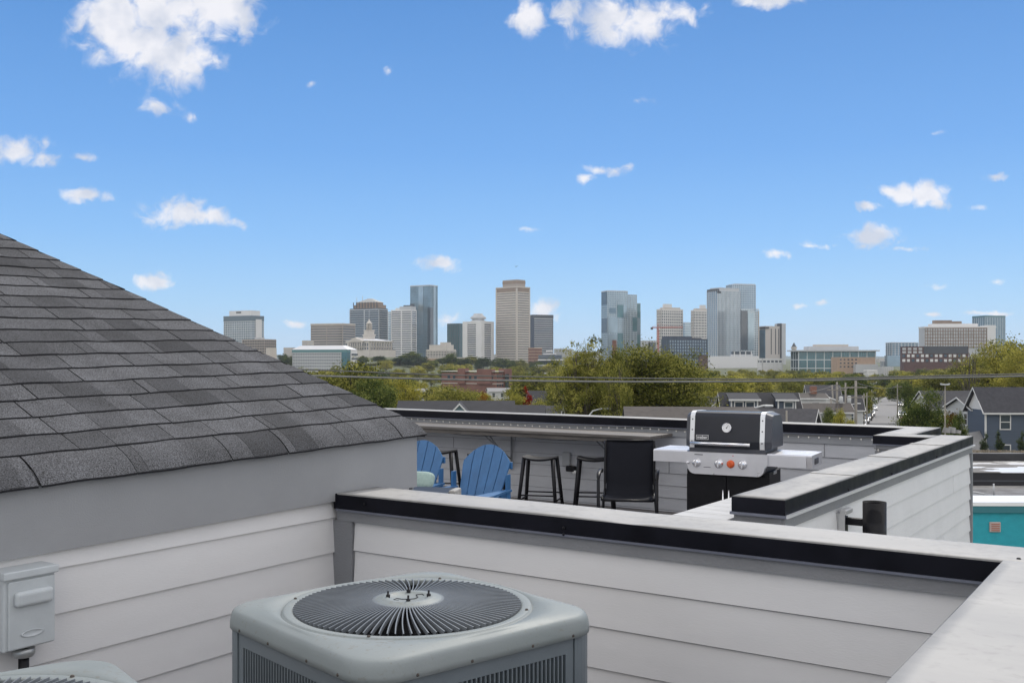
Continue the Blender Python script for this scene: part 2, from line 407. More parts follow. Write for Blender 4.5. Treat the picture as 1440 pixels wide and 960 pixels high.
bmesh.ops.recalc_face_normals(bmr, faces=bmr.faces[:])
bmr.to_mesh(me); bmr.free()
m_shing = attr_mat('asphalt_shingle', 'tone_f', (.020,.021,.025), (.092,.094,.103), .92, gran=.95, gscale=190., bump=.9)
me.materials.append(m_shing); me.materials.append(mat('asphalt_cut_edge', (.006,.006,.008), .95))
roof = bpy.data.objects.new('roof', me); C.objects.link(roof); roof.parent = house
mb = MB()                                              # sheathing under the shingles and the steep far hip face
RT = 3.25
def rp(y, r, dz=-.012): return (.05-r, y, eave_z(y)+PITCH*r+dz)
mb.poly([rp(-2.6,.10,-.03), rp(hipy(.1)-.01,.10,-.03), rp(hipy(RT)-.01,RT), rp(-2.6,RT)])
mb.poly([rp(hipy(0)-.012,0), rp(hipy(0)+.0,0,-.05), (-6.0, 4.40, eave_z(4.4)-.05), (-6.0, hipy(RT), eave_z(3)+PITCH*RT), rp(hipy(RT)-.012,RT)])
mb.poly([rp(-2.6,0,-.03), rp(4.39,0,-.03), (-.05, 4.39, eave_z(4.39)-.03), (-.05,-2.6,eave_z(-2.6)-.03)])
mb.build('sheathing', m_seam_shade, roof)

# electrical disconnect box on the wall
bx = thing('disconnect_box', 'grey electrical disconnect box with raised handle on the white house wall', 'electrical box', DK(-3.675, 1.995, .012), YAW)
m_ebox = mat('grey_enamel', (.46,.49,.505), .42, var=.05, scale=10, bump=.05)
mb = MB(); mb.bbox(.0,-.015,-1.075,.095,.185,-.80,.006)
# local y runs along the wall
mb.build('body', m_ebox, bx)
mb = MB(); mb.bbox(-.0,-.022,-.812,.112,.192,-.782,.005); mb.bbox(.094,.0,-1.07,.104,.18,-.82,.004); mb.build('cover', m_ebox, bx)
mb = MB(); mb.bbox(.098,.018,-.915,.128,.165,-.858,.018, seg=4); mb.build('handle', m_ebox, bx)
mb = MB(); mb.lathe([(0,.0),(.045,.0),(.045,.003),(.040,.004),(.036,.0025),(0,.0025)], 28, Matrix.Translation((.104,.09,-1.02)) @ Matrix.Rotation(R(90),4,'Y') @ Matrix.Diagonal((.30,1,1,1)))
mb.build('emblem', m_ebox, bx)
mb = MB(); mb.lathe([(.0,.002),(.016,.002),(.016,0)], 16, Matrix.Translation((.05,-.016,-1.03)) @ Matrix.Rotation(R(90),4,'X'))
mb.build('knockout', m_ebox, bx)
mb = MB(); mb.lathe([(.034,-.03),(.040,-.02),(.04,0),(.03,.004)], 20, Matrix.Translation((.055,.085,-1.085)))
mb.build('gland', mat('zinc', (.35,.36,.36), .4, metal=.7), bx)
mb = MB(); mb.tube([(.055,.085,-1.09),(.055,.085,-1.25),(.058,.09,-1.40),(.09,.14,-1.60),(.2,.2,-1.73)], .019, 10); mb.build('conduit', m_darkmetal, bx)

# ------------------------------------------------------------------ parapets
def coping(mbt, mbf, mbh, b0, b1, a0, a1, faces, top=TOP, h=.078):
    """metal cap over [b0,b1]x[a0,a1]; faces: which sides get a black edge"""
    mbt.bbox(b0+.0015, a0+.0015, top-.02, b1-.0015, a1-.0015, top, .0025, seg=2)
    t = .004
    if 's' in faces: mbf.box(b0, a0, top-h, b1, a0+t, top-.0025); mbh.box(b0, a0-.007, top-h-.008, b1, a0+.006, top-h)
    if 'n' in faces: mbf.box(b0, a1-t, top-h, b1, a1, top-.0025); mbh.box(b0, a1-.006, top-h-.008, b1, a1+.007, top-h)
    if 'e' in faces: mbf.box(b1-t, a0+t+.001, top-h, b1, a1-t-.001, top-.0025); mbh.box(b1-.006, a0+.007, top-h-.008, b1+.007, a1-.007, top-h)
    if 'w' in faces: mbf.box(b0, a0+t+.001, top-h, b0+t, a1-t-.001, top-.0025); mbh.box(b0-.007, a0+.007, top-h-.008, b0+.006, a1-.007, top-h)

# near parapet (behind the fan unit) and its return towards the viewer
near = thing('parapet_wall', 'near white sided parapet wall behind the grey fan unit, capped in black metal', 'parapet wall', DK(0,0,0), YAW)
NA = 3.765
mbt, mbf, mbh = MB(), MB(), MB()
# cap of the long wall with slight waves in the sheet, and the return
def wavy(mb, b0, b1, a0, a1, z, nb, na, amp, seed, dent=()):
    r_ = random.Random(seed); ph = [r_.uniform(0,6) for _ in range(8)]
    g = []
    for i in range(nb+1):
        row = []
        for j in range(na+1):
            b = b0+(b1-b0)*i/nb; a = a0+(a1-a0)*j/na
            dz = amp*(math.sin(b*2.1+ph[0])*.5+math.sin(b*5.3+a*3+ph[1])*.25+math.sin(a*4.1+ph[2])*.3+math.sin(b*9+a*7+ph[3])*.1)
            for (db, da, dr_, dd) in dent: dz -= dd*math.exp(-((b-db)**2+(a-da)**2)/dr_**2)
            row.append(mb.bm.verts.new((b, a, z+dz)))
        g.append(row)
    for i in range(nb):
        for j in range(na):
            f = mb._f([g[i][j], g[i+1][j], g[i+1][j+1], g[i][j+1]])
            if f: f.smooth = True
    # sides down so the sheet has thickness
    for row, rev in ((g[0],0),(g[-1],1)):
        lo = [mb.bm.verts.new(v.co-Vector((0,0,.016))) for v in row]
        for j in range(na): mb._f([row[j], row[j+1], lo[j+1], lo[j]])
    for j in (0, na):
        row = [g[i][j] for i in range(nb+1)]; lo = [mb.bm.verts.new(v.co-Vector((0,0,.016))) for v in row]
        for i in range(nb): mb._f([row[i], row[i+1], lo[i+1], lo[i]])
wavy(mbt, -3.646, -.20, NA+.002, 4.075, TOP, 70, 8, .0022, 3, dent=((-1.98,3.80,.06,.007),(-2.05,3.9,.18,.004)))
wavy(mbt, -.538, -.20, -.9, NA-.0005, TOP+.0016, 8, 80, .0018, 5)
mbf.box(-3.648, NA-.004, TOP-.078, -.540, NA, TOP-.006); mbh.box(-3.645, NA-.011, TOP-.087, -.553, NA+.002, TOP-.078)
mbf.box(-3.574, 4.077, TOP-.078, -.20, 4.081, TOP-.006)
mbf.box(-.544, -.9, TOP-.078, -.540, NA-.0045, TOP-.004); mbh.box(-.551, -.9, TOP-.087, -.538, NA-.012, TOP-.078)
mbf.box(-.199, -.9, TOP-.078, -.195, 4.081, TOP-.006)
mbt.build('coping', m_ctop, near)
mbf.bbox(-3.664, NA-.006, TOP-.080, -3.649, NA+.30, TOP-.002, .002)
mbf.build('coping_edge', m_black, near); mbh.build('hem', m_hem, near)
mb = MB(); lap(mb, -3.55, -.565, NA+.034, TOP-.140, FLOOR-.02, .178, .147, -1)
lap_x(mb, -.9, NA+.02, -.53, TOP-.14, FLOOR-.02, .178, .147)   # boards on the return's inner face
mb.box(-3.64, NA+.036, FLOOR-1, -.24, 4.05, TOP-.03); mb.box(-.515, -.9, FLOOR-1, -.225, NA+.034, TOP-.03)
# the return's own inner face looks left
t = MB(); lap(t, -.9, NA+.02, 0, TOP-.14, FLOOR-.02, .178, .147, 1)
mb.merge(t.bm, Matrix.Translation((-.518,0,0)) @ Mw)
mb.build('siding', [m_siding, m_seam_shade], near)
mb = MB(); mb.box(-3.655, NA+.008, TOP-.140, -.53, NA+.034, TOP-.06); mb.box(-.548, -.9, TOP-.14, -.522, NA+.007, TOP-.06)
mb.build('frieze_trim', m_trim, near)
mb = MB(); mb.box(-3.685, NA+.012, FLOOR-.02, -3.555, NA+.033, TOP-.141); mb.box(-.575, NA+.012, FLOOR-.02, -.53, NA+.0335, TOP-.141)
mb.build('corner_trim', m_trim, near)
mb = MB()
for (b, a, z) in ((-2.28, NA-.007, TOP-.050), (-2.28, NA-.008, TOP-.078),(-3.45,NA-.006,TOP-.04)):
    mb.lathe([(0,.007),(.004,.006),(.0075,.002),(.0075,0)], 10, Matrix.Translation((b,a,z)) @ Matrix.Rotation(R(90),4,'X'))
mb.lathe([(0,.006),(.006,.004),(.008,0)], 10, Matrix.Translation((-.50,3.83,TOP)))
mb.build('screw', m_darkmetal, near)
mb = MB(); mb.box(-3.56,-.9,FLOOR-.06,-.24,NA+.03,FLOOR); mb.box(-8,4.08,FLOOR-.06,-1.95,10.7,FLOOR-.002); mb.box(-14,4.4,FLOOR-.06,-7.9,10.7,FLOOR-.0025)
dk = mb.build('roof_deck', m_deck); dk.location = (0,0,CZ); dk.rotation_euler = (0,0,YAW); struct(dk, 'grey roof deck floor under the chairs and grill')
mb = MB(); mb.box(-14, 4.1, -11.4, -1.72, 10.9, FLOOR-.07); mb.box(-8, -3, -11.4, -.24, 4.09, FLOOR-.07)
mb.box(-1.71, 4.09, -11.4, 1.5, 9.8, -4.3)
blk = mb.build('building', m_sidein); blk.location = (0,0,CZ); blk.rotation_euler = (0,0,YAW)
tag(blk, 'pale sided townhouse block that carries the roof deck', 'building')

# side parapet
side = thing('parapet_wall', 'right side parapet wall running away, with dusty metal cap and white lap siding', 'parapet wall', DK(0,0,0), YAW)
mbt, mbf, mbh = MB(), MB(), MB()
wavy(mbt, -1.930, -1.662, 4.822, 9.858, TOP, 8, 60, .0016, 8)
wavy(mbt, -2.43, -1.931, 9.452, 9.76, TOP-.0004, 10, 6, .001, 9)
mbf.box(-1.934, 4.816, TOP-.078, -1.658, 4.820, TOP-.004); mbh.box(-1.940, 4.806, TOP-.092, -1.650, 4.822, TOP-.078)
mbf.box(-1.662, 4.821, TOP-.078, -1.658, 9.862, TOP-.004)
mbf.box(-1.934, 4.821, TOP-.078, -1.930, 9.448, TOP-.004)
mbf.box(-2.434, 9.446, TOP-.078, -1.936, 9.450, TOP-.004); mbh.box(-2.438, 9.439, TOP-.087, -1.94, 9.452, TOP-.078)
for a_ in (6.05, 7.35, 8.62): mbt.box(-1.9295, a_, TOP-.002, -1.6625, a_+.09, TOP+.0038)
mbt.build('coping', m_ctop2, side); mbf.build('coping_edge', m_black, side); mbh.build('hem', m_hem, side)
mb = MB(); mb.box(-1.662, 4.81, TOP-.092, -1.642, 9.87, TOP-.078); mb.build('drip_flange', mat('pale_metal', (.6,.6,.62), .4, metal=.3), side)
mb = MB(); mb.box(-1.915, 4.84, FLOOR-1.5, -1.70, 9.84, TOP-.03)
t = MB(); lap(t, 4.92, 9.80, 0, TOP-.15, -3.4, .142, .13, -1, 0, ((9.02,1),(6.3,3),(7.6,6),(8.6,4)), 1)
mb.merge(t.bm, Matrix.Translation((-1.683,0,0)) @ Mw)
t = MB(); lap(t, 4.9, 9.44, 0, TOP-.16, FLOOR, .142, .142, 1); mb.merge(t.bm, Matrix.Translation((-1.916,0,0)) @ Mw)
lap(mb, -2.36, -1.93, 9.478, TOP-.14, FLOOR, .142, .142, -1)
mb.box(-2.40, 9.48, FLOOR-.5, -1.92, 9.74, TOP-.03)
mb.build('siding', [mat('bright_siding', (.62,.62,.63), .55, var=.04, scale=3, bump=.2, bscale=45), m_seam_shade], side)
mb = MB(); mb.box(-1.698, 4.83, TOP-.150, -1.664, 9.85, TOP-.06); mb.box(-1.925, 4.826, TOP-.175, -1.68, 4.838, TOP-.06)
mb.box(-2.41, 9.46, TOP-.14, -1.93, 9.477, TOP-.06)
mb.build('frieze_trim', m_trim, side)
mb = MB(); mb.box(-1.698, 4.824, FLOOR-1.5, -1.666, 4.92, TOP-.151); mb.box(-1.925, 4.826, FLOOR-1.5, -1.70, 4.839, TOP-.176)
mb.box(-1.698, 9.80, FLOOR-1.6, -1.660, 9.856, TOP-.151); mb.box(-2.42, 9.46, FLOOR, -2.361, 9.478, TOP-.141)
mb.build('corner_trim', m_trim, side)
mb = MB()
for a in (5.9, 6.9, 8.3): mb.lathe([(0,.007),(.005,.006),(.008,.001),(.008,0)], 10, Matrix.Translation((-1.657,a,TOP-.066)) @ Matrix.Rotation(R(90),4,'Y'))
mb.build('screw', m_darkmetal, side)

# far parapet
far = thing('parapet_wall', 'far parapet wall behind the stools and grill, grey siding under a black edged cap', 'parapet wall', DK(0,0,0), YAW)
FA = 10.66
mbt, mbf, mbh = MB(), MB(), MB()
wavy(mbt, -13.6, -2.15, FA+.002, 10.96, TOP, 60, 4, .003, 12)
wavy(mbt, -2.43, -2.15, 9.762, FA+.001, TOP-.0008, 4, 10, .001, 13)
mbf.box(-13.6, FA-.004, TOP-.095, -2.436, FA, TOP-.004); mbh.box(-13.6, FA-.012, TOP-.105, -2.44, FA+.002, TOP-.095)
mbf.box(-2.434, 9.762, TOP-.095, -2.430, FA-.0045, TOP-.004)
mbf.box(-2.149, 9.9, TOP-.095, -2.145, 10.97, TOP-.004)
mbf.box(-13.6, 10.962, TOP-.095, -2.149, 10.966, TOP-.004)
mbt.build('coping', m_ctop, far); mbf.build('coping_edge', m_black, far); mbh.build('hem', m_hem, far)
mb = MB()
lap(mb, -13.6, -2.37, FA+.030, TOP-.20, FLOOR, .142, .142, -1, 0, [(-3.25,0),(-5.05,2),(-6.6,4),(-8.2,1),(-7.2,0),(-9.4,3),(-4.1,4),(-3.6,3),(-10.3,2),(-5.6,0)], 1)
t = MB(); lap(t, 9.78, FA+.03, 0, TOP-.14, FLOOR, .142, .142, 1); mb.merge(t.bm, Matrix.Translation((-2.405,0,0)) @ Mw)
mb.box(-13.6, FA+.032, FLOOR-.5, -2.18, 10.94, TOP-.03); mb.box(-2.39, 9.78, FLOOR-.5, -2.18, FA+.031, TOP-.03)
mb.build('siding', [m_sidein, m_seam_shade], far)
mb = MB(); mb.box(-13.6, FA+.012, TOP-.20, -2.38, FA+.030, TOP-.06); mb.box(-2.46, FA+.005, FLOOR, -2.405, FA+.0115, TOP-.08)
mb.build('frieze_trim', mat('mid_grey_trim', (.27,.28,.30), .6, var=.06, scale=3), far)
# torn flashing tongue standing up at the outer corner
mb = MB()
for (u0, z0, z1) in ((0,-.01,.004),(.05,-.004,.016),(.10,-.03,-.012)):
    mb.poly([(-2.13+u0, 10.9, TOP-.05), (-2.13+u0+.09, 10.86, TOP-.05), (-2.12+u0+.08, 10.88, TOP+z0+.01), (-2.13+u0+.02, 10.9, TOP+z1)])
mb.build('flashing', m_ctop2, far, fixn=False)

# low planked ledge in the gap at the head of the stair
led = thing('stair_ledge', 'low grey planked ledge between the near cap and the right side parapet', 'ledge', DK(-2.25, 4.09, 0), YAW)
mb = MB(); yy = 0
while yy < 1.9:
    x1 = .57 if yy > .72 else .57
    mb.bbox(0, yy+.003, -.825, x1 if yy < .60 else .30, yy+.137, -.80, .003); yy += .14
mb.build('plank', mat('weathered_planks', (.38,.38,.38), .6, var=.2, scale=6, stretch=(.6,5,1)), led)
mb = MB(); mb.box(.02, .01, FLOOR, .29, 1.88, -.826); mb.box(.29,.01,FLOOR,.56,.70,-.826); mb.build('base', m_sidein, led)

# ------------------------------------------------------------------ wall light on the side parapet
wl = thing('wall_light', 'black cylinder wall light on the outer face of the right parapet', 'wall light', DK(-1.67, 5.8, 0), YAW)
mb = MB(); mb.lathe([(.054,-.80),(.062,-.80),(.064,-.79),(.064,-1.10),(.054,-1.10),(.054,-.80)], 32, Matrix.Translation((.185,.0,.0)))
mb.lathe([(0,-.9),(.054,-.9)], 32, Matrix.Translation((.185,0,0)))
mb.build('lamp_shade', m_darkmetal, wl)
mb = MB(); mb.bbox(.0,-.02,-.93,.125,.02,-.89,.004); mb.build('arm', m_darkmetal, wl)
mb = MB(); mb.bbox(-.01,-.07,-1.02,.012,.06,-.86,.004); mb.bbox(.011,-.075,-.868,.05,.062,-.84,.006); mb.bbox(.004,-.075,-1.02,.04,-.06,-.86,.003); mb.build('mounting_plate', mat('plate_grey', (.42,.42,.42), .5), wl)
mb = MB(); mb.bbox(.012,-.05,-1.0,.03,.035,-.885,.003); mb.build('cover', m_darkmetal, wl)

# ------------------------------------------------------------------ fan units (outdoor condensers)
m_acp = mat('grey_cabinet_paint', (.115,.138,.155), .42, var=.07, scale=5, bump=.06, bscale=200, rvar=.08)
m_act = mat('sun_faded_cover_paint', (.185,.212,.214), .55, scale=2.2, bump=.05, bscale=160, rvar=.08, col2=(.235,.258,.260), spec=.3)
def dirt(m, col=(.10,.085,.06), scale=55, lo=.60, hi=.72, amt=.7, broad=6.):
    nt = m.node_tree; n = nt.nodes; l = nt.links; b = n['Principled BSDF']; src = b.inputs['Base Color'].links
    tc = n.new('ShaderNodeTexCoord'); a = n.new('ShaderNodeTexNoise'); a.inputs['Scale'].default_value = scale; a.inputs['Detail'].default_value = 5; l.new(tc.outputs['Object'], a.inputs['Vector'])
    c = n.new('ShaderNodeTexNoise'); c.inputs['Scale'].default_value = broad; c.inputs['Detail'].default_value = 4; l.new(tc.outputs['Object'], c.inputs['Vector'])
    s_ = n.new('ShaderNodeMath'); s_.operation = 'MULTIPLY_ADD'; s_.inputs[1].default_value = .45; l.new(c.outputs['Fac'], s_.inputs[0]); 
    h_ = n.new('ShaderNodeMath'); h_.operation = 'MULTIPLY'; h_.inputs[1].default_value = .72; l.new(a.outputs['Fac'], h_.inputs[0]); l.new(h_.outputs[0], s_.inputs[2])
    mr = n.new('ShaderNodeMapRange'); mr.inputs['From Min'].default_value = lo; mr.inputs['From Max'].default_value = hi; mr.inputs['To Max'].default_value = amt; l.new(s_.outputs[0], mr.inputs['Value'])
    mx = n.new('ShaderNodeMix'); mx.data_type = 'RGBA'; mx.inputs['B'].default_value = (*col, 1); l.new(mr.outputs[0], mx.inputs['Factor'])
    if src: l.new(src[0].from_socket, mx.inputs['A'])
    else: mx.inputs['A'].default_value = b.inputs['Base Color'].default_value
    l.new(mx.outputs['Result'], b.inputs['Base Color'])
dirt(m_act, (.16,.14,.11), 70, .66, .78, .45); dirt(m_ctop, (.15,.148,.145), 30, .60, .78, .32, 2.); dirt(m_ctop2, (.10,.10,.098), 24, .58, .76, .42, 2.5)
m_acd = mat('coil_dark', (.008,.009,.011), .7, var=.3, scale=30)
m_vane = mat('guard_wire_paint', (.15,.165,.18), .45, var=.1, scale=10)
m_rust = mat('rusty_screw', (.055,.045,.038), .8, var=.4, scale=60)
def make_ac(name, label, loc, rz, S=.80, H=.95):
    t = thing(name, label, 'air conditioner', loc, rz, 'condensing units on the roof')
    h = S/2; rc = .115
    def outline(th, half, rad):              # rounded square radius by marching angle
        c, s = math.cos(th), math.sin(th)
        lo, hi2 = 0, half*1.5
        for _ in range(24):
            m_ = (lo+hi2)/2; x, y = abs(m_*c), abs(m_*s); ix, iy = max(0, x-(half-rad)), max(0, y-(half-rad))
            inside = (x <= half and y <= half) and (math.hypot(ix, iy) <= rad if (ix > 0 and iy > 0) else True)
            if inside: lo = m_
            else: hi2 = m_
        return lo
    N = 144; ths = [2*math.pi*k/N for k in range(N)]
    # cover: inner ring -> raised bead -> shallow trough -> flat -> soft shoulder -> skirt
    mb = MB(); rings = []
    Rf = .343
    spec_ = [('c',Rf,-.014),('c',Rf+.003,-.001),('c',Rf+.010,.002),('c',Rf+.028,.003),('c',Rf+.034,.002),('c',Rf+.038,-.009),('c',Rf+.042,.000),
             ('m',.55,.001),('m',.93,-.003),('s',-.024,-.006),('s',-.013,-.009),('s',-.005,-.015),('s',-.001,-.024),('s',.001,-.034),('s',.003,-.048),('s',.003,-.066),('s',-.004,-.068)]
    for kind, p, z in spec_:
        rg = []
        for th in ths:
            ro = outline(th, h, rc)
            if kind == 'c': r_ = p 
            elif kind == 'm': a_ = Rf+.042; b_ = max(a_+.001, outline(th, h-.028, rc)); r_ = a_+(b_-a_)*p if b_ > a_ else max(a_, b_)*.999
            else: r_ = max(Rf+.044+.00002*len(rings), outline(th, h+p, rc+p*.3))
            rg.append(mb.bm.verts.new((r_*math.cos(th), r_*math.sin(th), H+z)))
        rings.append(rg)
    for a_, b_ in zip(rings, rings[1:]):
        for k in range(N):
            f = mb._f([a_[k], a_[(k+1)%N], b_[(k+1)%N], b_[k]])
            if f: f.smooth = True
    mb.build('top_cover', m_act, t)
    # cabinet
    post = .075; z0, z1 = .03, H-.060
    for sx in (-1, 1):
        for sy in (-1, 1):
            pts = []
            for k in range(9):
                a_ = k*math.pi/16; pts.append((h-.008-rc*.8+rc*.8*math.cos(a_), h-.008-rc*.8+rc*.8*math.sin(a_)))
            pts = [(h-.008, h-post-.04)]+pts+[(h-post-.04, h-.008),(h-post-.04, h-.05),(h-.05, h-post-.04)]
            pts = [(x*sx, y*sy) for x, y in pts]
            if sx*sy < 0: pts = pts[::-1]
            mb = MB(); mb.prism(pts, z0, z1); mb.build('corner_post', m_acp, t)
    for k in range(4):
        Mr = Matrix.Rotation(k*math.pi/2, 4, 'Z')
        mb = MB(); w_ = h-post-.043
        y_ = -(h-.012)
        mb.box(-w_, y_, H-.112, w_, y_+.012, z1, Mr); mb.box(-w_, y_, z0, w_, y_+.012, .08, Mr)
        mb.box(-w_, y_, .08, -w_+.03, y_+.012, H-.112, Mr); mb.box(w_-.03, y_, .08, w_, y_+.012, H-.112, Mr)
        mb.box(-w_+.03, y_+.001, H-.42, w_-.03, y_+.011, H-.395, Mr)
        nv = 34
        for i in range(nv+1):
            x = -w_+.03+(2*w_-.06)*i/nv
            mb.box(x-.0026, y_-.002, .08, x+.0026, y_+.014, H-.112, Mr)
        mb.build('louver_panel', m_acp, t)
    mb = MB(); mb.box(-h+.045, -h+.045, .03, h-.045, h-.045, H-.07); mb.box(-h+.03,-h+.03,0,h-.03,h-.03,.03); mb.build('coil', m_acd, t)
    # guard
    mb = MB()
    nv = 96
    for i in range(nv):
        a0 = 2*math.pi*i/nv; pts = []
        for j in range(7):
            q = j/6; r_ = .095+(Rf+.004-.095)*q; a_ = a0+.07*(q**1.2)
            zz = H+.022-.010*q-.005*(q**4)
            pts.append((r_, a_, zz))
        for (p, q) in zip(pts, pts[1:]):
            def cp(t_, dw, dz): return Vector((t_[0]*math.cos(t_[1])-dw*math.sin(t_[1]), t_[0]*math.sin(t_[1])+dw*math.cos(t_[1]), t_[2]+dz))
            hw = .00165
            A_ = [cp(p,-hw,0), cp(p,hw,0), cp(p,hw,-.014), cp(p,-hw,-.014)]; B_ = [cp(q,-hw,0), cp(q,hw,0), cp(q,hw,-.014), cp(q,-hw,-.014)]
            va = [mb.bm.verts.new(x) for x in A_]; vb = [mb.bm.verts.new(x) for x in B_]
            for m_ in range(4): mb._f([va[m_], vb[m_], vb[(m_+1)%4], va[(m_+1)%4]])
    for rr_ in (.16, .235):
        pass
    g = mb.build('fan_guard', m_vane, t)
    mb = MB(); mb.lathe([(0,.012),(.058,.012),(.062,.016),(.080,.016),(.086,.011),(.110,.009),(.113,.005),(.110,.002),(0,.002)], 48, Matrix.Translation((0,0,H+.012)))
    mb.build('motor_plate', m_act, g)
    mb = MB()
    for k in range(4):
        a_ = k*math.pi/2+.95
        M_ = Matrix.Translation((.062*math.cos(a_), .062*math.sin(a_), H+.026))
        mb.lathe([(0,.019),(.0035,.019),(.0035,.008),(.007,.008),(.007,0)], 6, M_)
    mb.tube([(.05*math.cos(x*.3)*(1+.2*math.sin(x*2)), .02*math.sin(x*.9)-.01, H+.0255) for x in range(12)], .0012, 5)
    mb.build('bolt', m_darkmetal, g)
    mb = MB(); mb.lathe([(0,.0),(.07,.0),(.07,-.14),(0,-.14)], 24, Matrix.Translation((0,0,H-.02)))
    for k in range(5):
        Mr = Matrix.Rotation(k*2*math.pi/5, 4, 'Z') @ Matrix.Translation((0,0,H-.13)) @ Matrix.Rotation(R(24),4,'X')
        mb.prism([(.05,-.05),(.27,-.10),(.285,.02),(.25,.10),(.05,.05)], 0, .003, Mr)
    mb.build('fan', m_acd, t)
    for k in range(4):
        Mr = Matrix.Rotation(k*math.pi/2, 4, 'Z')
        for x in (-.27,-.09,.13,.29):
            mb = MB(); mb.lathe([(0,.004),(.004,.003),(.0055,0)], 6, Mr @ Matrix.Translation((x,-h-.002,H-.058)) @ Matrix.Rotation(R(90),4,'X')); mb.build('screw', m_rust, t)
        a_ = R(38)+k*math.pi/2
        mb = MB(); mb.lathe([(0,.008),(.004,.007),(.006,.003)], 6, Matrix.Translation(((Rf+.026)*math.cos(a_), (Rf+.026)*math.sin(a_), H))); mb.build('screw', m_rust, t)
    return t
ac_z = CZ-.750-.95
ac = make_ac('condensing_unit', 'grey square fan unit with round slatted top beside the left house wall', (-.318, 3.085, ac_z), R(-49+90+0), S=.845)
ac2 = copy_tree(ac); ac2.location = (-1.13, 2.02, ac_z); ac2['label'] = 'second grey fan unit, only its cover edge showing below the electrical box'
ac2.rotation_euler = (0,0,R(38))

# ------------------------------------------------------------------ bar ledge, brackets, string lights
LZ = -.835
bar = thing('bar_ledge', 'long weathered wooden bar ledge fixed to the far parapet above the stools', 'bar ledge', DK(-13.0, 0, 0), YAW)
m_barw = mat('weathered_bar_wood', (.105,.095,.088), .6, var=.4, scale=5, stretch=(.6,6,6), rvar=.15, bump=.2)
mb = MB()
mb.bbox(0, 10.03, LZ-.038, 8.02, 10.33, LZ, .008); mb.bbox(0, 10.336, LZ-.038, 8.02, 10.63, LZ-.001, .008)
mb.bbox(0, 10.06, LZ-.085, 7.9, 10.09, LZ-.039, .004)
mb.build('board', m_barw, bar)
m_brk = mat('grey_bracket_paint', (.19,.20,.22), .5)
for x in (1.2, 2.9, 4.15, 5.75, 7.35):
    mb = MB()
    mb.tube([(x, 10.11, LZ-.045),(x, 10.64, LZ-.50)], .011, 6); mb.tube([(x,10.655,LZ-.05),(x,10.655,LZ-.56)], .013, 6)
    mb.tube([(x-.10, 10.11, LZ-.045),(x-.005, 10.645, LZ-.42)], .008, 6)
    mb.tube([(x,10.08,LZ-.044),(x,10.65,LZ-.044)], .009, 6)
    mb.build('bracket', m_brk, bar)
mb = MB(); pts = []
for i in range(80):
    x = 3.6+4.2*i/79; pts.append((x, 10.25, LZ-.06-.045*abs(math.sin(x*2.6))**.7-.01))
mb.tube(pts, .006, 5); mb.build('cable', m_brk, bar)
for (nm, b0, b1, a_, z_, lab) in (('string_lights', -13.0, -2.47, FA-.022, TOP-.122, 'string of small white bulbs hung along the far parapet under its black edge'),):
    t = thing(nm, lab, 'string lights', DK(0,0,0), YAW)
    pts = []; nb = 96; bl = []
    def zz(b): return z_ + .012*math.sin((b+13)*1.9)+.008*math.sin((b+2)*3.3)
    for i in range(200):
        b = b0+(b1-b0)*i/199; pts.append((b, a_, zz(b)))
    mb = MB(); mb.tube(pts, .004, 5); mb.build('wire', mat('wire_grey', (.09,.09,.09), .6), t)
    bulb_me = None; m_bulb = mat('bulb_glass', (.58,.56,.52), .3)
    for i in range(nb):
        b = b0+(b1-b0)*(i+.5)/nb
        if bulb_me is None:
            mb = MB(); mb.lathe([(0,.010),(.006,.008),(.008,0),(.007,-.008),(0,-.011)], 8); o = mb.build('bulb', m_bulb, t); bulb_me = o.data
        else: o = bpy.data.objects.new('bulb', bulb_me); C.objects.link(o); o.parent = t
        o.location = (b, a_-.012, zz(b)-.014)
t = thing('string_lights', 'short string of white bulbs on the notch wall at the right parapet', 'string lights', DK(0,0,0), YAW)
mb = MB(); mb.tube([(-2.42+.48*i/12, 9.436, TOP-.118-.018*math.sin(i/12*3.1)) for i in range(13)], .004, 5); mb.build('wire', MATS['wire_grey'], t)
for i in range(6):
    o = bpy.data.objects.new('bulb', bulb_me); C.objects.link(o); o.parent = t; o.location = (-2.38+.09*i, 9.425, TOP-.128-.018*math.sin((i+.5)/6*3.1))
# outlet with plug
t = thing('wall_outlet', 'grey weatherproof outlet with a plugged black adapter on the far wall behind the stools', 'outlet', DK(-6.43, FA+.015, 0), YAW)
mb = MB(); mb.bbox(-.055,-.03,-1.30,.055,0,-1.13,.008); mb.build('box', mat('outlet_grey', (.33,.34,.36), .5), t)
mb = MB(); mb.bbox(.03,-.09,-1.36,.15,-.02,-1.29,.012); mb.build('adapter', m_darkmetal, t)
mb = MB(); mb.bbox(.12,-.085,-1.385,.20,-.04,-1.34,.014); mb.build('plug', mat('plug_white', (.7,.7,.7), .4), t)

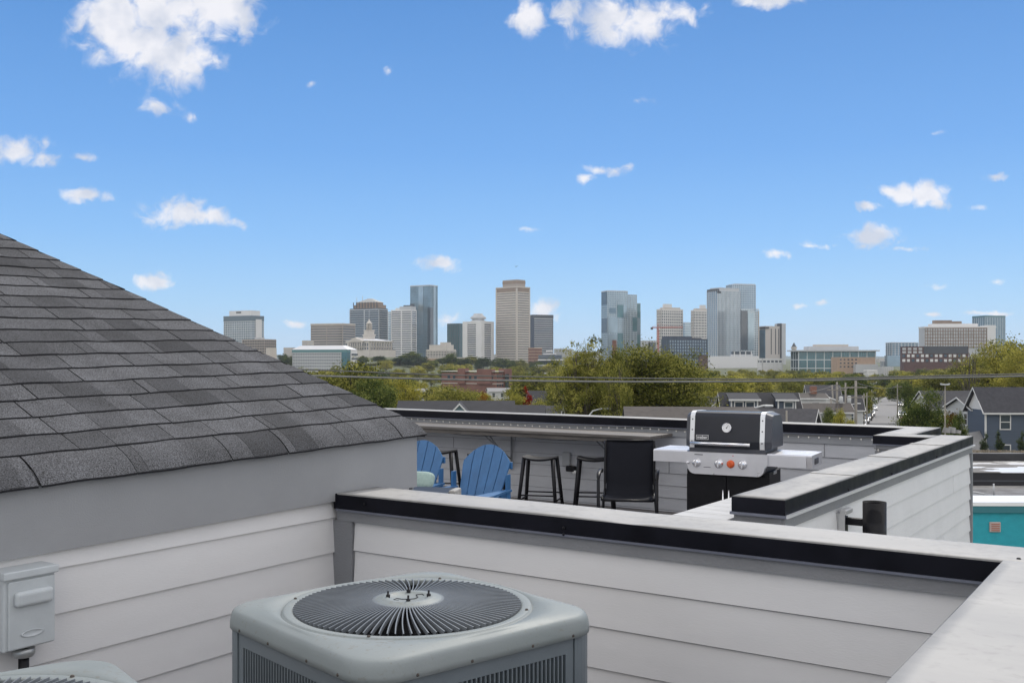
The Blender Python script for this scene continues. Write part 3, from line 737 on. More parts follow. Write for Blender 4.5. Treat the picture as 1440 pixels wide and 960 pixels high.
# ------------------------------------------------------------------ stools
def make_stool():
    t = thing('bar_stool', 'x', 'bar stool', (0,0,0), 0, 'black metal stools under the bar ledge')
    H = .655; mb = MB()
    # saddle seat
    N = 12; hw, hd = .20, .15; g = [[], []]
    for lv, dz in ((0,0),(1,-.022)):
        for i in range(N+1):
            row = []
            for j in range(7):
                x = -hw+2*hw*i/N; y = -hd+2*hd*j/6
                k = (1-.12*(abs(j-3)/3)**3)
                row.append(mb.bm.verts.new((x*k, y*(1-.10*(abs(2*i/N-1))**4), H-.012+.022*(2*i/N-1)**2+dz)))
            g[lv].append(row)
    for lv in (0,1):
        for i in range(N):
            for j in range(6): mb._f([g[lv][i][j], g[lv][i+1][j], g[lv][i+1][j+1], g[lv][i][j+1]])
    for i in range(N):
        for j in (0,6): mb._f([g[0][i][j], g[0][i+1][j], g[1][i+1][j], g[1][i][j]])
    for j in range(6):
        for i in (0,N): mb._f([g[0][i][j], g[0][i][j+1], g[1][i][j+1], g[1][i][j]])
    mb.build('seat', m_darkmetal, t)
    for sx in (-1,1):
        for sy in (-1,1):
            mb = MB(); a = Vector((sx*.165, sy*.115, H-.01)); b = Vector((sx*.225, sy*.205, 0)); r_ = .019
            d = (b-a); pts = [a, b]
            mb.tube(pts, [r_*1.25, r_], 4); mb.build('leg', m_darkmetal, t)
    mb = MB()
    for sx in (-1,1): mb.tube([(sx*.208,-.18,.18),(sx*.208,.18,.18)], .009, 6)
    for sy in (-1,1): mb.tube([(-.205,sy*.17,.24),(.205,sy*.17,.24)], .009, 6)
    mb.build('footrest', m_darkmetal, t)
    return t
st = None
labs = ['black saddle seat bar stool behind the left blue chair', 'black saddle seat bar stool behind the middle blue chair, mostly hidden',
        'black saddle seat bar stool standing clear between the blue chair and the next stool', 'black saddle seat bar stool beside the black sling chair']
SEAT_Z = -1.095
for k, (uc, v) in enumerate(((619, 633.5), (682, 638), (760, 642.5), (836, 643.5))):
    d = -SEAT_Z*F/(v-V0)
    s = make_stool() if k == 0 else copy_tree(st)
    st = s if k == 0 else st
    s.location = ((uc-U0)/F*d, d, CZ+FLOOR); s.rotation_euler = (0,0,YAW+R((22,25,20,27)[k])); s['label'] = labs[k]

# ------------------------------------------------------------------ sling chair
def sling_chair():
    d = 9.95
    t = thing('sling_chair', 'black sling patio armchair facing the camera beside the grill', 'patio chair', ((884-U0)/F*d, d, CZ+FLOOR), R(-9))
    m_sl = mat('black_mesh_fabric', (.009,.010,.015), .8, var=.35, spec=.2, scale=300, bump=.2, bscale=500)
    mb = MB(); W = .235
    prof = [(-.255,.405),(-.22,.42),(-.10,.412),(.05,.40),(.15,.405),(.19,.44),(.215,.52),(.26,.70),(.305,.88),(.32,.935)]
    rows = []
    for (y, z) in prof: rows.append([mb.bm.verts.new((-W+2*W*i/8, y+.012*math.sin(math.pi*i/8), z-.014*math.sin(math.pi*i/8)*(1 if y < .1 else .3))) for i in range(9)])
    for a, b in zip(rows, rows[1:]):
        for i in range(8): f = mb._f([a[i], a[i+1], b[i+1], b[i]]); f.smooth = True
    o = mb.build('sling', m_sl, t)
    md = o.modifiers.new('thick', 'SOLIDIFY'); md.thickness = .006; md.offset = 0
    mb = MB()
    for s in (-1,1): mb.tube([(s*(W+.012), y, z) for y, z in prof], .013, 8)
    mb.tube([(-W,.32,.935),(W,.32,.935)], .011, 8); mb.tube([(-W-.01,-.25,.40),(W+.01,-.25,.40)], .013, 8); mb.tube([(-W,.16,.38),(W,.16,.38)], .011, 8)
    mb.build('frame', m_darkmetal, t)
    for s in (-1,1):
        mb = MB(); X = s*(W+.045)
        mb.tube([(X,.262,.62),(X,.16,.655),(X,-.05,.66),(X,-.2,.655),(X,-.262,.62),(X,-.28,.56)], [.015,.02,.022,.022,.018,.015], 8, flat=.6)
        mb.build('armrest', m_darkmetal, t)
        mb = MB(); mb.tube([(X,-.28,.60),(X,-.285,.3),(X,-.29,0)], .016, 8); mb.build('leg', m_darkmetal, t)
        mb = MB(); mb.tube([(s*(W+.02),.14,.40),(X*.97,.25,.18),(X*.97,.30,0)], .014, 8); mb.build('leg', m_darkmetal, t)
sling_chair()

# ------------------------------------------------------------------ blue slatted lawn chairs
m_blue = mat('blue_painted_slats', (.028,.118,.275), .5, var=.12, scale=12, bump=.15, bscale=80, stretch=(1,1,.3))
def lawn_chair():
    t = thing('adirondack_chair', 'x', 'garden chair', (0,0,0), 0, 'blue slatted chairs on the deck')
    # faces -y ; back leans to +y
    lean = R(24); By, Bz = .22, .28
    def bp_(x, s, off=0): return Vector((x, By+math.sin(lean)*s+math.cos(lean)*off, Bz+math.cos(lean)*s-math.sin(lean)*off))
    ns = 5; topw = .56; botw = .42
    for i in range(ns):
        mb = MB(); q0 = i/ns; q1 = (i+1)/ns; g = .004
        def xe(q, s): 
            w_ = botw+(topw-botw)*min(1, s/.55); return -w_/2+w_*q
        def toph(q): c = (q-.5)*2; return .78-.19*(abs(c)**2.1)
        pts_lo = []; K = 6
        left = [(xe(q0, 0)+g, -.04), (xe(q0, .55)+g, .55), (xe(q0,.7)+g, toph(q0+.02) if i else toph(0.03))]
        arc = [(xe(q0+(q1-q0)*k/5, .7)+(g if k == 0 else 0)-(g if k == 5 else 0), toph(q0+(q1-q0)*k/5)) for k in range(6)]
        right = [(xe(q1, .55)-g, .55), (xe(q1, 0)-g, -.04)]
        outl = [left[0], left[1]]+arc+right
        fr_ = [mb.bm.verts.new(bp_(x, s, -.010)) for x, s in outl]; bk = [mb.bm.verts.new(bp_(x, s, .010)) for x, s in outl]
        mb._f(fr_); mb._f(bk[::-1]); k_ = len(outl)
        for k in range(k_): mb._f([fr_[k], fr_[(k+1)%k_], bk[(k+1)%k_], bk[k]])
        mb.build('back_slat', m_blue, t)
    mb = MB()
    for k in range(6):
        y = -.30+k*.095; z = .37-.018*k
        mb.bbox(-.27, y, z-.01, .27, y+.088, z+.012, .004)
    mb.bbox(-.27,-.325,.25,.27,-.303,.365,.004)
    mb.build('seat', m_blue, t)
    for s in (-1,1):
        mb = MB()
        mb.prism([(s*.28,-.40),(s*.42,-.40),(s*.44,-.36),(s*.43,-.10),(s*.36,.22),(s*.345,.38),(s*.30,.38),(s*.28,.0)][::s], .545, .567)
        mb.build('armrest', m_blue, t)
        mb = MB(); mb.bbox(s*.30-.012 if s > 0 else s*.30-.012, -.36, 0, s*.30+.012, -.25, .545, .004)
        mb.prof([(-.36,.54),(-.25,.54),(-.27,.40),(-.32,.36)], s*.312, s*.335); mb.build('leg', m_blue, t)
        mb = MB(); mb.prof([(-.30,.26),(-.30,.36),(.2,.27),(.62,.05),(.64,0),(.52,0),(.1,.17)], s*.272-.011, s*.272+.011); mb.build('leg', m_blue, t)
        mb = MB(); mb.box(s*.325-.011, .30, .25, s*.325+.011, .37, .72); mb.build('brace', m_blue, t)
    mb = MB(); mb.bbox(-.34,.325,.47,.34,.36,.545,.004); mb.bbox(-.29,.47,.76,.29,.495,.83,.004); mb.build('cross_rail', m_blue, t)
    return t
c2 = lawn_chair(); c2['label'] = 'blue slatted garden chair fully in view left of the stools'
c2.scale = (.94,.94,.94); c2.location = (-.46, 9.36, CZ+FLOOR); c2.rotation_euler = (0,0,R(-30))
c1 = copy_tree(c2); c1['label'] = 'blue slatted garden chair half hidden by the house corner, pillow on it'
c1.location = (-1.12, 9.86, CZ+FLOOR); c1.rotation_euler = (0,0,R(-26))
mb = MB(); b = bmesh.new(); bmesh.ops.create_uvsphere(b, u_segments=20, v_segments=12, radius=1)
for v in b.verts:
    x, y, z = v.co; sx = math.copysign(abs(x)**.55, x); sz = math.copysign(abs(z)**.55, z)
    v.co = Vector((sx*.15, y*.05, sz*.085))
for f in b.faces: f.smooth = True
mb.merge(b); pl = mb.build('pillow', mat('mint_cloth', (.30,.40,.37), .85, var=.1, scale=40, bump=.3, bscale=90))
tag(pl, 'pale mint pillow on the half hidden blue chair', 'pillow'); pl.location = P(590, 675, 9.35); pl.rotation_euler = (R(-25),0,R(-20))
for f in pl.data.polygons: f.use_smooth = True
# low black table between the chairs and the near parapet
d = 8.0; tb = thing('side_table', 'low black table with pale metal rim in front of the blue chairs', 'table', ((607-U0)/F*d, d, CZ+FLOOR), R(-12))
mb = MB(); mb.bbox(-.40,-.22,.675,.18,.22,.72,.02, seg=3); mb.build('table_top', m_darkmetal, tb)
mb = MB(); mb.bbox(-.42,-.24,.66,.16,.24,.674,.006); mb.build('rim', mat('brushed_rim', (.55,.55,.56), .3, metal=.8), tb)
mb = MB(); mb.bbox(.165,-.10,.64,.22,.10,.735,.012); mb.build('end_block', mat('weathered_block', (.33,.32,.30), .7, var=.2, scale=10), tb)
for sx, sy in ((-.38,-.2),(-.38,.2),(.12,-.2),(.12,.2)):
    mb = MB(); mb.tube([(sx,sy,.69),(sx,sy,0)], .016, 6); mb.build('leg', m_darkmetal, tb)

# ------------------------------------------------------------------ grill
SH = -.86
p1 = Vector((1.379, 9.80, 0)); p2 = Vector((2.67, 9.12, 0)); gd = (p2-p1); GW = gd.length; gy = math.atan2(gd.y, gd.x)
g = thing('gas_grill', 'stainless gas grill with black lid, silver knobs and one orange knob', 'grill', (p1.x, p1.y, CZ+FLOOR), gy)
hs_ = SH-FLOOR     # shelf height
m_steel = mat('stainless_shelf', (.62,.62,.64), .32, metal=.55, var=.05, scale=4, rvar=.05, stretch=(1,10,1))
m_lid = mat('black_enamel', (.013,.015,.022), .25, var=.1, scale=5, spec=.35)
m_lide = mat('cast_grey', (.055,.058,.07), .4, metal=.2)
LX0, LX1 = .345, 1.085
for (x0, x1, out) in ((0, LX0-.005, 0), (LX1+.02, GW, 1)):
    fr_ = [(.0, hs_-.115), (.0, hs_-.012), (.012, hs_), (.50, hs_), (.50, hs_-.05), (.06, hs_-.05), (.02, hs_-.115)]
    mb = MB(); mb.prof(fr_, x0, x1)
    if out:
        mb.prof([(.02,hs_-.115),(.0,hs_-.012),(.012,hs_-.001),(.49,hs_-.001),(.49,hs_-.115)], x1+.001, x1+.05)
    mb.build('side_shelf', m_steel, g)
mb = MB(); mb.bbox(GW+.03,.12,hs_-.095,GW+.056,.30,hs_-.035,.01); mb.build('shelf_grip', m_lide, g)
# control panel with rounded lower corners
mb = MB(); pts = []
x0, x1, zt, zb = LX0-.02, LX1+.03, hs_-.008, hs_-.215; r_ = .07
for k in range(7): a = R(180+15*k); pts.append((x0+.03+r_+r_*math.cos(a), zb+r_+r_*math.sin(a)))
for k in range(7): a = R(270+15*k); pts.append((x1-.03-r_+r_*math.cos(a), zb+r_+r_*math.sin(a)))
pts += [(x1-.01, hs_-.115), (x1, hs_-.112), (x1, zt), (x0, zt), (x0, hs_-.112), (x0+.01, hs_-.115)]
Mp = Matrix(((1,0,0,0),(0,0,1,0),(0,1,0,0),(0,0,0,1)))
mb.prism(pts, -.028, .03, Mp); mb.build('control_panel', m_steel, g)
def knob(nm, x, z, r_, m_, dep=.03):
    mb = MB(); Mk = Matrix.Translation((x,-.028,z)) @ Matrix.Rotation(R(90),4,'X')
    mb.lathe([(r_*1.35,0),(r_*1.35,.004),(r_*1.05,.008),(r_,dep*.9),(r_*.9,dep),(0,dep)], 28, Mk)
    mb.box(-r_*.18,-r_*.95,dep*.9,r_*.18,r_*.95,dep+.008, Mk); return mb.build(nm, m_, g)
m_chrome = mat('chrome_knob', (.75,.75,.77), .18, metal=.9)
sc = GW/214.
for (u, v, r_, m_) in ((972,647.5,.012,m_chrome),(984,648,.032,m_chrome),(1015.7,649,.032,m_chrome),(1048.8,650.5,.032,m_chrome)):
    x = (u-919)*sc; knob('knob', x, hs_-.108, r_, m_)
o = knob('knob', (1032.2-919)*sc, hs_-.108, .028, mat('orange_knob', (.62,.10,.02), .4)); o['label'] = 'orange knob'
mb = MB(); mb.lathe([(0,.003),(.005,.003),(.005,0)], 10, Matrix.Translation(((1035.5-919)*sc,-.028,hs_-.03)) @ Matrix.Rotation(R(90),4,'X')); mb.build('indicator', mat('red_dot', (.5,.02,.02), .4), g)
mb = MB(); mb.box((981-919)*sc,-.0295,hs_-.035,(993-919)*sc,-.028,hs_-.027); mb.box((994-919)*sc,-.0295,hs_-.15,(1004-919)*sc,-.028,hs_-.145); mb.build('panel_marking', m_lide, g)
# cookbox
mb = MB(); mb.bbox(LX0,.04,hs_-.19,LX1,.52,hs_+.035,.012); mb.build('cookbox', m_lide, g)
# lid : side profile swept along x
def lidprof(k=0):
    return [(.035+k, hs_+.03), (.030+k, hs_+.10), (.060+k, hs_+.335-k), (.085+k, hs_+.365-k), (.13, hs_+.378-k), (.42, hs_+.372-k), (.50-k, hs_+.33-k), (.545-k, hs_+.15), (.54-k, hs_+.03)]
mb = MB(); mb.prof(lidprof(.004), LX0+.055, LX1-.055); lid = mb.build('lid', m_lid, g)
for a_ in (LX0+.012, LX1-.056):
    mb = MB(); mb.prof(lidprof(), a_, a_+.044); mb.build('lid_trim', mat('bright_trim', (.68,.69,.70), .3, metal=.5), lid)
for (a_, b_) in ((LX0-.03, LX0+.013), (LX1-.013, LX1+.05)):
    mb = MB(); pr = lidprof(.006); cy = .29; cz = hs_+.15
    inn = [(cy+(y-cy)*.93, max(hs_+.03, cz+(z-cz)*.90)) for y, z in pr]
    xa, xb = (a_, b_) if a_ < LX0-.01 else (b_, a_)
    A = [mb.bm.verts.new((xb if xa == a_ and a_ < LX0-.01 else xb, y, z)) for y, z in pr]
    A = [mb.bm.verts.new(((b_ if a_ < LX0-.01 else a_), y, z)) for y, z in pr]
    B = [mb.bm.verts.new(((a_ if a_ < LX0-.01 else b_), y, z)) for y, z in inn]
    mb._f(A); mb._f(B)
    for k in range(len(pr)): mb._f([A[k], A[(k+1)%len(pr)], B[(k+1)%len(pr)], B[k]])
    mb.build('lid_end', m_lide, lid)
mb = MB()
for x in (LX0+.034, LX1-.034):
    for z, y in ((hs_+.09,.028),(hs_+.2,.042),(hs_+.3,.054)): mb.lathe([(0,.004),(.006,.003),(.007,0)], 8, Matrix.Translation((x,y,z)) @ Matrix.Rotation(R(83),4,'X'))
mb.build('rivet', m_lide, lid)
mb = MB(); mb.tube([(LX0+.03,-.012,hs_+.075),(LX1-.135,-.012,hs_+.075)], .016, 12); mb.build('handle', m_chrome, lid)
mb = MB(); mb.box(LX0+.05,-.012,hs_+.06,LX0+.075,.04,hs_+.09); mb.box(LX1-.2,-.012,hs_+.06,LX1-.175,.04,hs_+.09); mb.build('handle_bracket', m_lide, lid)
th = math.atan2(.030, .235)
Mt = Matrix.Translation(((1024-919)*sc, .041, hs_+.225)) @ Matrix.Rotation(R(90)-th, 4, 'X')
mb = MB(); mb.lathe([(.044,0),(.046,.008),(.042,.012),(.038,.010),(.038,.009)], 32, Mt); gau = mb.build('thermometer', m_chrome, lid)
mb = MB(); mb.lathe([(0,.0085),(.038,.0085)], 32, Mt); mb.build('dial', mat('dial_white', (.72,.72,.72), .4), gau)
mb = MB(); mb.box(-.0015,-.004,.0095,.0015,.026,.0105, Mt @ Matrix.Rotation(R(-35),4,'Z')); mb.lathe([(0,.011),(.006,.011),(.006,.009)], 10, Mt)
for k in range(9): mb.box(-.001,.028,.0092,.001,.034,.010, Mt @ Matrix.Rotation(R(-130+k*32),4,'Z'))
mb.build('needle', m_darkmetal, gau)
Mb = Matrix.Translation(((989.5-919)*sc, .0325, hs_+.130)) @ Matrix.Rotation(R(90)-th, 4, 'X')
mb = MB(); mb.box(-.060,-.022,0,.060,.022,.003, Mb); bdg = mb.build('badge', mat('badge_silver', (.6,.6,.6), .35, metal=.4), lid)
mb = MB(); mb.box(-.056,-.018,.0032,.056,.018,.0042, Mb); mb.build('badge_field', m_lid, bdg)
fc = bpy.data.curves.new('lettering', 'FONT'); fc.body = 'weber'; fc.size = .040; fc.align_x = 'CENTER'; fc.align_y = 'CENTER'; fc.extrude = .0008; fc.offset = .0008
tmpo = bpy.data.objects.new('tmp', fc); C.objects.link(tmpo); bpy.context.view_layer.update(); fme = bpy.data.meshes.new_from_object(tmpo); bpy.data.objects.remove(tmpo); fo = bpy.data.objects.new('lettering', fme); C.objects.link(fo); fo.parent = bdg; fo.matrix_local = Mb @ Matrix.Translation((0,0,.0055)); fme.materials.clear(); fme.materials.append(mat('badge_silver', (0,0,0)))
# cabinet
mb = MB(); mb.box(LX0-.02,.05,.10,LX1+.03,.50,hs_-.18); mb.build('cabinet', m_darkmetal, g)
xm = (LX0+LX1)/2
for (a_, b_, hx) in ((LX0-.018, xm-.002, xm-.028), (xm+.002, LX1+.028, xm+.028)):
    mb = MB(); mb.bbox(a_, .03, .11, b_, .049, hs_-.225, .004); dr = mb.build('door', m_darkmetal, g)
    mb = MB(); mb.tube([(hx,.012,hs_-.36),(hx,.012,hs_-.62)], .008, 8); mb.build('handle', m_chrome, dr)
mb = MB(); mb.bbox(LX1+.032,.2,hs_-.21,LX1+.036,.32,hs_-.18,.001); mb.build('label_plate', mat('badge_silver', (0,0,0)), g)
for x in (LX0+.02, LX1-.02):
    for y in (.08,.46):
        mb = MB(); mb.lathe([(0,-.015),(.045,-.015),(.048,0),(.045,.015),(0,.015)], 16, Matrix.Translation((x,y,.05)) @ Matrix.Rotation(R(90),4,'Y')); mb.box(x-.02,y-.02,.05,x+.02,y+.02,.10); mb.build('caster', m_darkmetal, g)

# ================================================================== terrain, roads
m_grass = mat('grass_and_litter', (.045,.065,.022), .95, scale=.12, col2=(.10,.10,.045))
m_asph = mat('asphalt', (.055,.055,.058), .85, var=.2, scale=1.2)
m_conc = mat('concrete', (.33,.32,.30), .85, var=.12, scale=1)
ysamp = [-120,-40,0,20,40,60,80,100,125,150,180,210,240,270,300,340,380,430,480,540,600,680,760,850,950,1050,1150,1250,1350,1450,1550,1700,1900,2200,2600,3200,4000,5000,6500,9000,14000]
bm = bmesh.new(); g = []
for y in ysamp:
    xs = max(500, abs(y)*1.1); g.append([bm.verts.new((xs*(2*i/60-1), y, ground(xs*(2*i/60-1), y))) for i in range(61)])
for a, b in zip(g, g[1:]):
    for i in range(60): bm.faces.new([a[i], a[i+1], b[i+1], b[i]]).smooth = True
mb = MB(); mb.bm.free(); mb.bm = bm
struct(mb.build('ground', m_grass), 'grassy ground falling away and rising to the city')
def strip(name, pts, wd, m_, dz, lab=None, n_=24):
    mb = MB(); L = []
    for i in range(len(pts)-1):
        for k in range(n_): 
            t = k/n_; L.append((pts[i][0]+(pts[i+1][0]-pts[i][0])*t, pts[i][1]+(pts[i+1][1]-pts[i][1])*t))
    L.append(pts[-1]); pr = None
    for i, p in enumerate(L):
        q = L[min(i+1, len(L)-1)]; o = L[max(i-1, 0)]; dx, dy_ = q[0]-o[0], q[1]-o[1]; k = math.hypot(dx, dy_); nx, ny = dy_/k, -dx/k
        row = [mb.bm.verts.new((p[0]+nx*s*wd/2, p[1]+ny*s*wd/2, ground(p[0]+nx*s*wd/2, p[1]+ny*s*wd/2)+dz)) for s in (-1,0,1)]
        if pr: mb._f([pr[0],pr[1],row[1],row[0]]); mb._f([pr[1],pr[2],row[2],row[1]])
        pr = row
    return struct(mb.build(name, m_), lab)
ROAD = [(12,40),(72.5,196),(161,430),(250,640)]
strip('road', ROAD, 10.5, mat('pale_worn_road', (.17,.165,.16), .85, var=.12, scale=.5), .15, 'pale worn street running away towards the city')
def roff(pts, o):
    r_ = []
    for i, p in enumerate(pts):
        q = pts[min(i+1, len(pts)-1)]; k0 = pts[max(i-1,0)]; dx, dy_ = q[0]-k0[0], q[1]-k0[1]; k = math.hypot(dx, dy_); r_.append((p[0]+dy_/k*o, p[1]-dx/k*o))
    return r_
strip('pavement', roff(ROAD, 7.6), 1.8, m_conc, .27, 'right hand pavement'); strip('pavement', roff(ROAD, -7.6), 1.8, m_conc, .27, 'left hand pavement')
strip('road', [(-260,232),(60,205),(260,190)], 9, m_asph, .20, 'cross street')

# ================================================================== city buildings
m_glassd = mat('dark_window_glass', (.035,.05,.065), .10, spec=.9)
m_glassb = mat('blue_curtain_glass', (.10,.17,.22), .12, metal=.35, spec=.9, var=.25, scale=.05)
m_glassg = mat('pale_reflective_glass', (.26,.33,.37), .14, metal=.6, spec=.9, var=.18, scale=.04)
m_glasst = mat('teal_glass', (.05,.14,.155), .12, metal=.25, spec=.9, var=.2, scale=.06)
def fp(uL, uM, uR, d, aspect=1.):
    """yaw and side lengths of a rectangular footprint whose left, near and right corners sit in these photo columns"""
    rL, rM, rR = ((u-U0)/F for u in (uL, uM, uR))
    def L(th):
        dr = math.cos(th)-rR*math.sin(th); dl = math.sin(th)+rL*math.cos(th)
        return ((rR-rM)*d/dr if dr > 1e-4 else 1e9), ((rM-rL)*d/dl if dl > 1e-4 else 1e9)
    lo, hi2 = R(-89.), R(89.)
    for _ in range(60):
        m_ = (lo+hi2)/2; tr, tl = L(m_)
        if tl/tr > aspect: lo = m_
        else: hi2 = m_
    tr, tl = L((lo+hi2)/2)
    return (lo+hi2)/2, tr, tl
class Bld:
    """a building in its own frame: origin at the near corner, x along the right face, y along the left face"""
    def __init__(s, name, label, cat, uL, uM, uR, d, base=None, aspect=1., group=None):
        s.d = d; s.th, s.w, s.l = fp(uL, uM, uR, d, aspect)
        x = (uM-U0)/F*d; gz_ = min(ground(x, d), ground(x+20, d+40))-3 if base is None else base
        s.z0 = gz_
        s.t = thing(name, label, cat, (x, d, gz_), s.th, group)
    def z(s, v, dd=None): return CZ+(V0-v)/F*(dd or s.d)-s.z0
    def core(s, mt, v, x0=0, y0=0, x1=None, y1=None, name='body', zb=0):
        mb = MB(); mb.box(x0, y0, zb, x1 if x1 is not None else s.w, y1 if y1 is not None else s.l, s.z(v)); return mb.build(name, mt, s.t)
    def clad(s, mt, vt, vb, nf, frac, x0=0, y0=0, x1=None, y1=None, bays=0, pier=.25, p=.35, name='cladding', baysl=None, cap=1., pp=.15, base=True):
        """floor bands (nf storeys between rows vt and vb) and piers, proud of the glass"""
        x1 = s.w if x1 is None else x1; y1 = s.l if y1 is None else y1; zt, zb = s.z(vt), s.z(vb); fh = (zt-zb)/nf
        mb = MB(); k = 0; z = zt
        while z > 0.5 and k < nf+ (12 if base else 0):
            h = fh*frac*(cap if k == 0 else 1)
            mb.box(x0-p, y0-p, z-h, x1+p, y1+p, z+(.3 if k == 0 else 0)); z -= fh; k += 1
        if bays:
            q = p+pp
            for (nb, L, ax) in ((bays, x1-x0, 0), (baysl or max(1, round(bays*(y1-y0)/(x1-x0))), y1-y0, 1)):
                bw = L/nb; pw = bw*pier
                for i in range(nb+1):
                    c = i*bw; a0, a1 = max(-q, c-pw/2), min(L+q, c+pw/2)
                    if ax == 0: mb.box(x0+a0, y0-q, max(0, zb-12), x0+a1, y0+.2, zt-.01); mb.box(x0+a0, y1-.2, 0, x0+a1, y1+q, zt-.01)
                    else: mb.box(x0-q, y0+a0, max(0, zb-12), x0+.2, y0+a1, zt-.02); mb.box(x1-.2, y0+a0, 0, x1+q, y0+a1, zt-.02)
        return mb.build(name, mt, s.t)
    def blk(s, name, mt, vt, vb, x0, x1, y0, y1, r=0):
        mb = MB(); (mb.box(x0, y0, s.z(vb), x1, y1, s.z(vt)) if not r else mb.bbox(x0, y0, s.z(vb), x1, y1, s.z(vt), r)); return mb.build(name, mt, s.t)
    def ux(s, u):        # local x on the right face seen in photo column u
        r_ = (u-U0)/F; rM = s.t.location.x/s.d; return (r_-rM)*s.d/(math.cos(s.th)-r_*math.sin(s.th))
    def uy(s, u):
        r_ = (u-U0)/F; rM = s.t.location.x/s.d; return (rM-r_)*s.d/(math.sin(s.th)+r_*math.cos(s.th))
def bm_(name, c, rough=.8, **k): return mat(name, c, rough, **k)
m_beige = bm_('beige_concrete', (.50,.45,.40), var=.05, scale=.05); m_taupe = bm_('taupe_concrete', (.33,.285,.25), var=.05, scale=.05)
m_whitec = bm_('white_concrete', (.62,.61,.60), var=.04, scale=.05); m_lgrey = bm_('light_grey_panel', (.44,.45,.46), var=.05, scale=.05)
m_stone = bm_('limestone', (.50,.465,.42), var=.08, scale=.1); m_brick = bm_('red_brick', (.175,.085,.068), var=.15, scale=.3)
m_tanb = bm_('tan_brick', (.36,.26,.19), var=.1, scale=.3); m_dgrey = bm_('dark_grey_panel', (.07,.075,.085), var=.1, scale=.1)
m_brown = bm_('brown_panel', (.25,.19,.15), var=.1, scale=.1); m_navy = bm_('navy_panel', (.05,.065,.095), var=.1, scale=.1)
m_wroof = bm_('pale_metal_roof', (.55,.56,.58), .5); m_green = bm_('teal_panel', (.10,.22,.23), .4)

# hotel with white penthouse
b = Bld('office_tower', 'grey blue glass hotel tower with white penthouse above the shingle roof', 'tower', 315, 353, 370.6, 1500, aspect=2.2)
b.core(m_glassb, 444); b.clad(m_lgrey, 451, 480, 9, .42, bays=7, pier=.2, baysl=15)
b.blk('parapet', bm_('slate_panel', (.13,.17,.20)), 443.5, 451, -.6, b.w+.6, -.6, b.l+.6)
b.blk('penthouse', m_whitec, 436, 443.6, b.w*.12, b.w*.9, b.l*.08, b.l*.86); b.blk('sign_panel', m_dgrey, 437.5, 439.5, b.w*.12-.2, b.w*.12, b.l*.42, b.l*.6)
b.blk('end_panel', m_whitec, 448.5, 480, b.w*.35, b.w*.82, -.8, -.4)
b = Bld('parking_garage', 'low banded concrete garage at the foot of the hotel tower', 'garage', 341, 372, 388, 1400, aspect=1.5)
b.core(m_dgrey, 478); b.clad(m_taupe, 477, 495, 5, .5, bays=6, pier=.12); b.blk('stair_head', m_lgrey, 474.5, 477, b.w*.1, b.w*.4, b.l*.2, b.l*.5)
b = Bld('low_building', 'pale low block right of the garage behind the shingle roof', 'building', 374, 380, 389, 1300)
b.core(m_beige, 489)
b = Bld('office_block', 'wide tan office block with dark window bands left of the dark tower', 'office block', 437.5, 481.8, 499, 1650, aspect=1.6)
b.core(m_glassd, 456); b.clad(m_taupe, 456, 488, 9, .56, cap=1.3, bays=1, pier=.03)
b.blk('roof_edge', m_beige, 454.3, 456.4, -.8, b.w+.8, -.8, b.l+.8)
for (a, bb, c, vt, lab) in ((425,432,441,478.5,'grey rooftop block at the left foot of the tan office block'),(399,410,418,488.5,'small pale block on the ridge left of the teal glass building'),(500,503,507,491,'thin stone block behind the teal glass building')):
    b = Bld('low_building', lab, 'building', a, bb, c, 1500); b.core(m_lgrey, vt); b.clad(m_beige, vt+1, vt+14, 4, .5)
b = Bld('office_block', 'long low building with white hipped roof and teal glass corner', 'office block', 412, 488, 500.6, 900, aspect=3.)
b.core(m_glassd, 492); b.clad(m_lgrey, 494.5, 516, 5, .55, y0=1.2, bays=3, baysl=22, pier=.45)
b.blk('teal_band', m_green, 491, 495, -.7, b.w+.2, -.5, b.l+.7); b.blk('teal_corner', m_glasst, 495, 520, -.8, b.w*.3, -.6, b.l*.09)
b.blk('white_end', m_whitec, 491.2, 521, b.w*.32, b.w+1, -.9, b.l*.3)
for k in range(4): b.blk('window_band', m_glassd, 497+k*6, 499.3+k*6, b.w*.40, b.w+1.3, -1.3, b.l*.28)
mb = MB(); zt, ze = b.z(485.5), b.z(491.3); i_ = 5
a = [(-1,-1,ze),(b.w+1,-1,ze),(b.w+1,b.l+1,ze),(-1,b.l+1,ze)]; c = [(i_,i_*1.4,zt),(b.w-i_,i_*1.4,zt),(b.w-i_,b.l-i_,zt),(i_,b.l-i_,zt)]
va = [mb.bm.verts.new(p) for p in a]; vc = [mb.bm.verts.new(p) for p in c]; mb._f(vc); mb._f(va)
for k in range(4): mb._f([va[k], va[(k+1)%4], vc[(k+1)%4], vc[k]])
mb.build('roof', m_wroof, b.t)
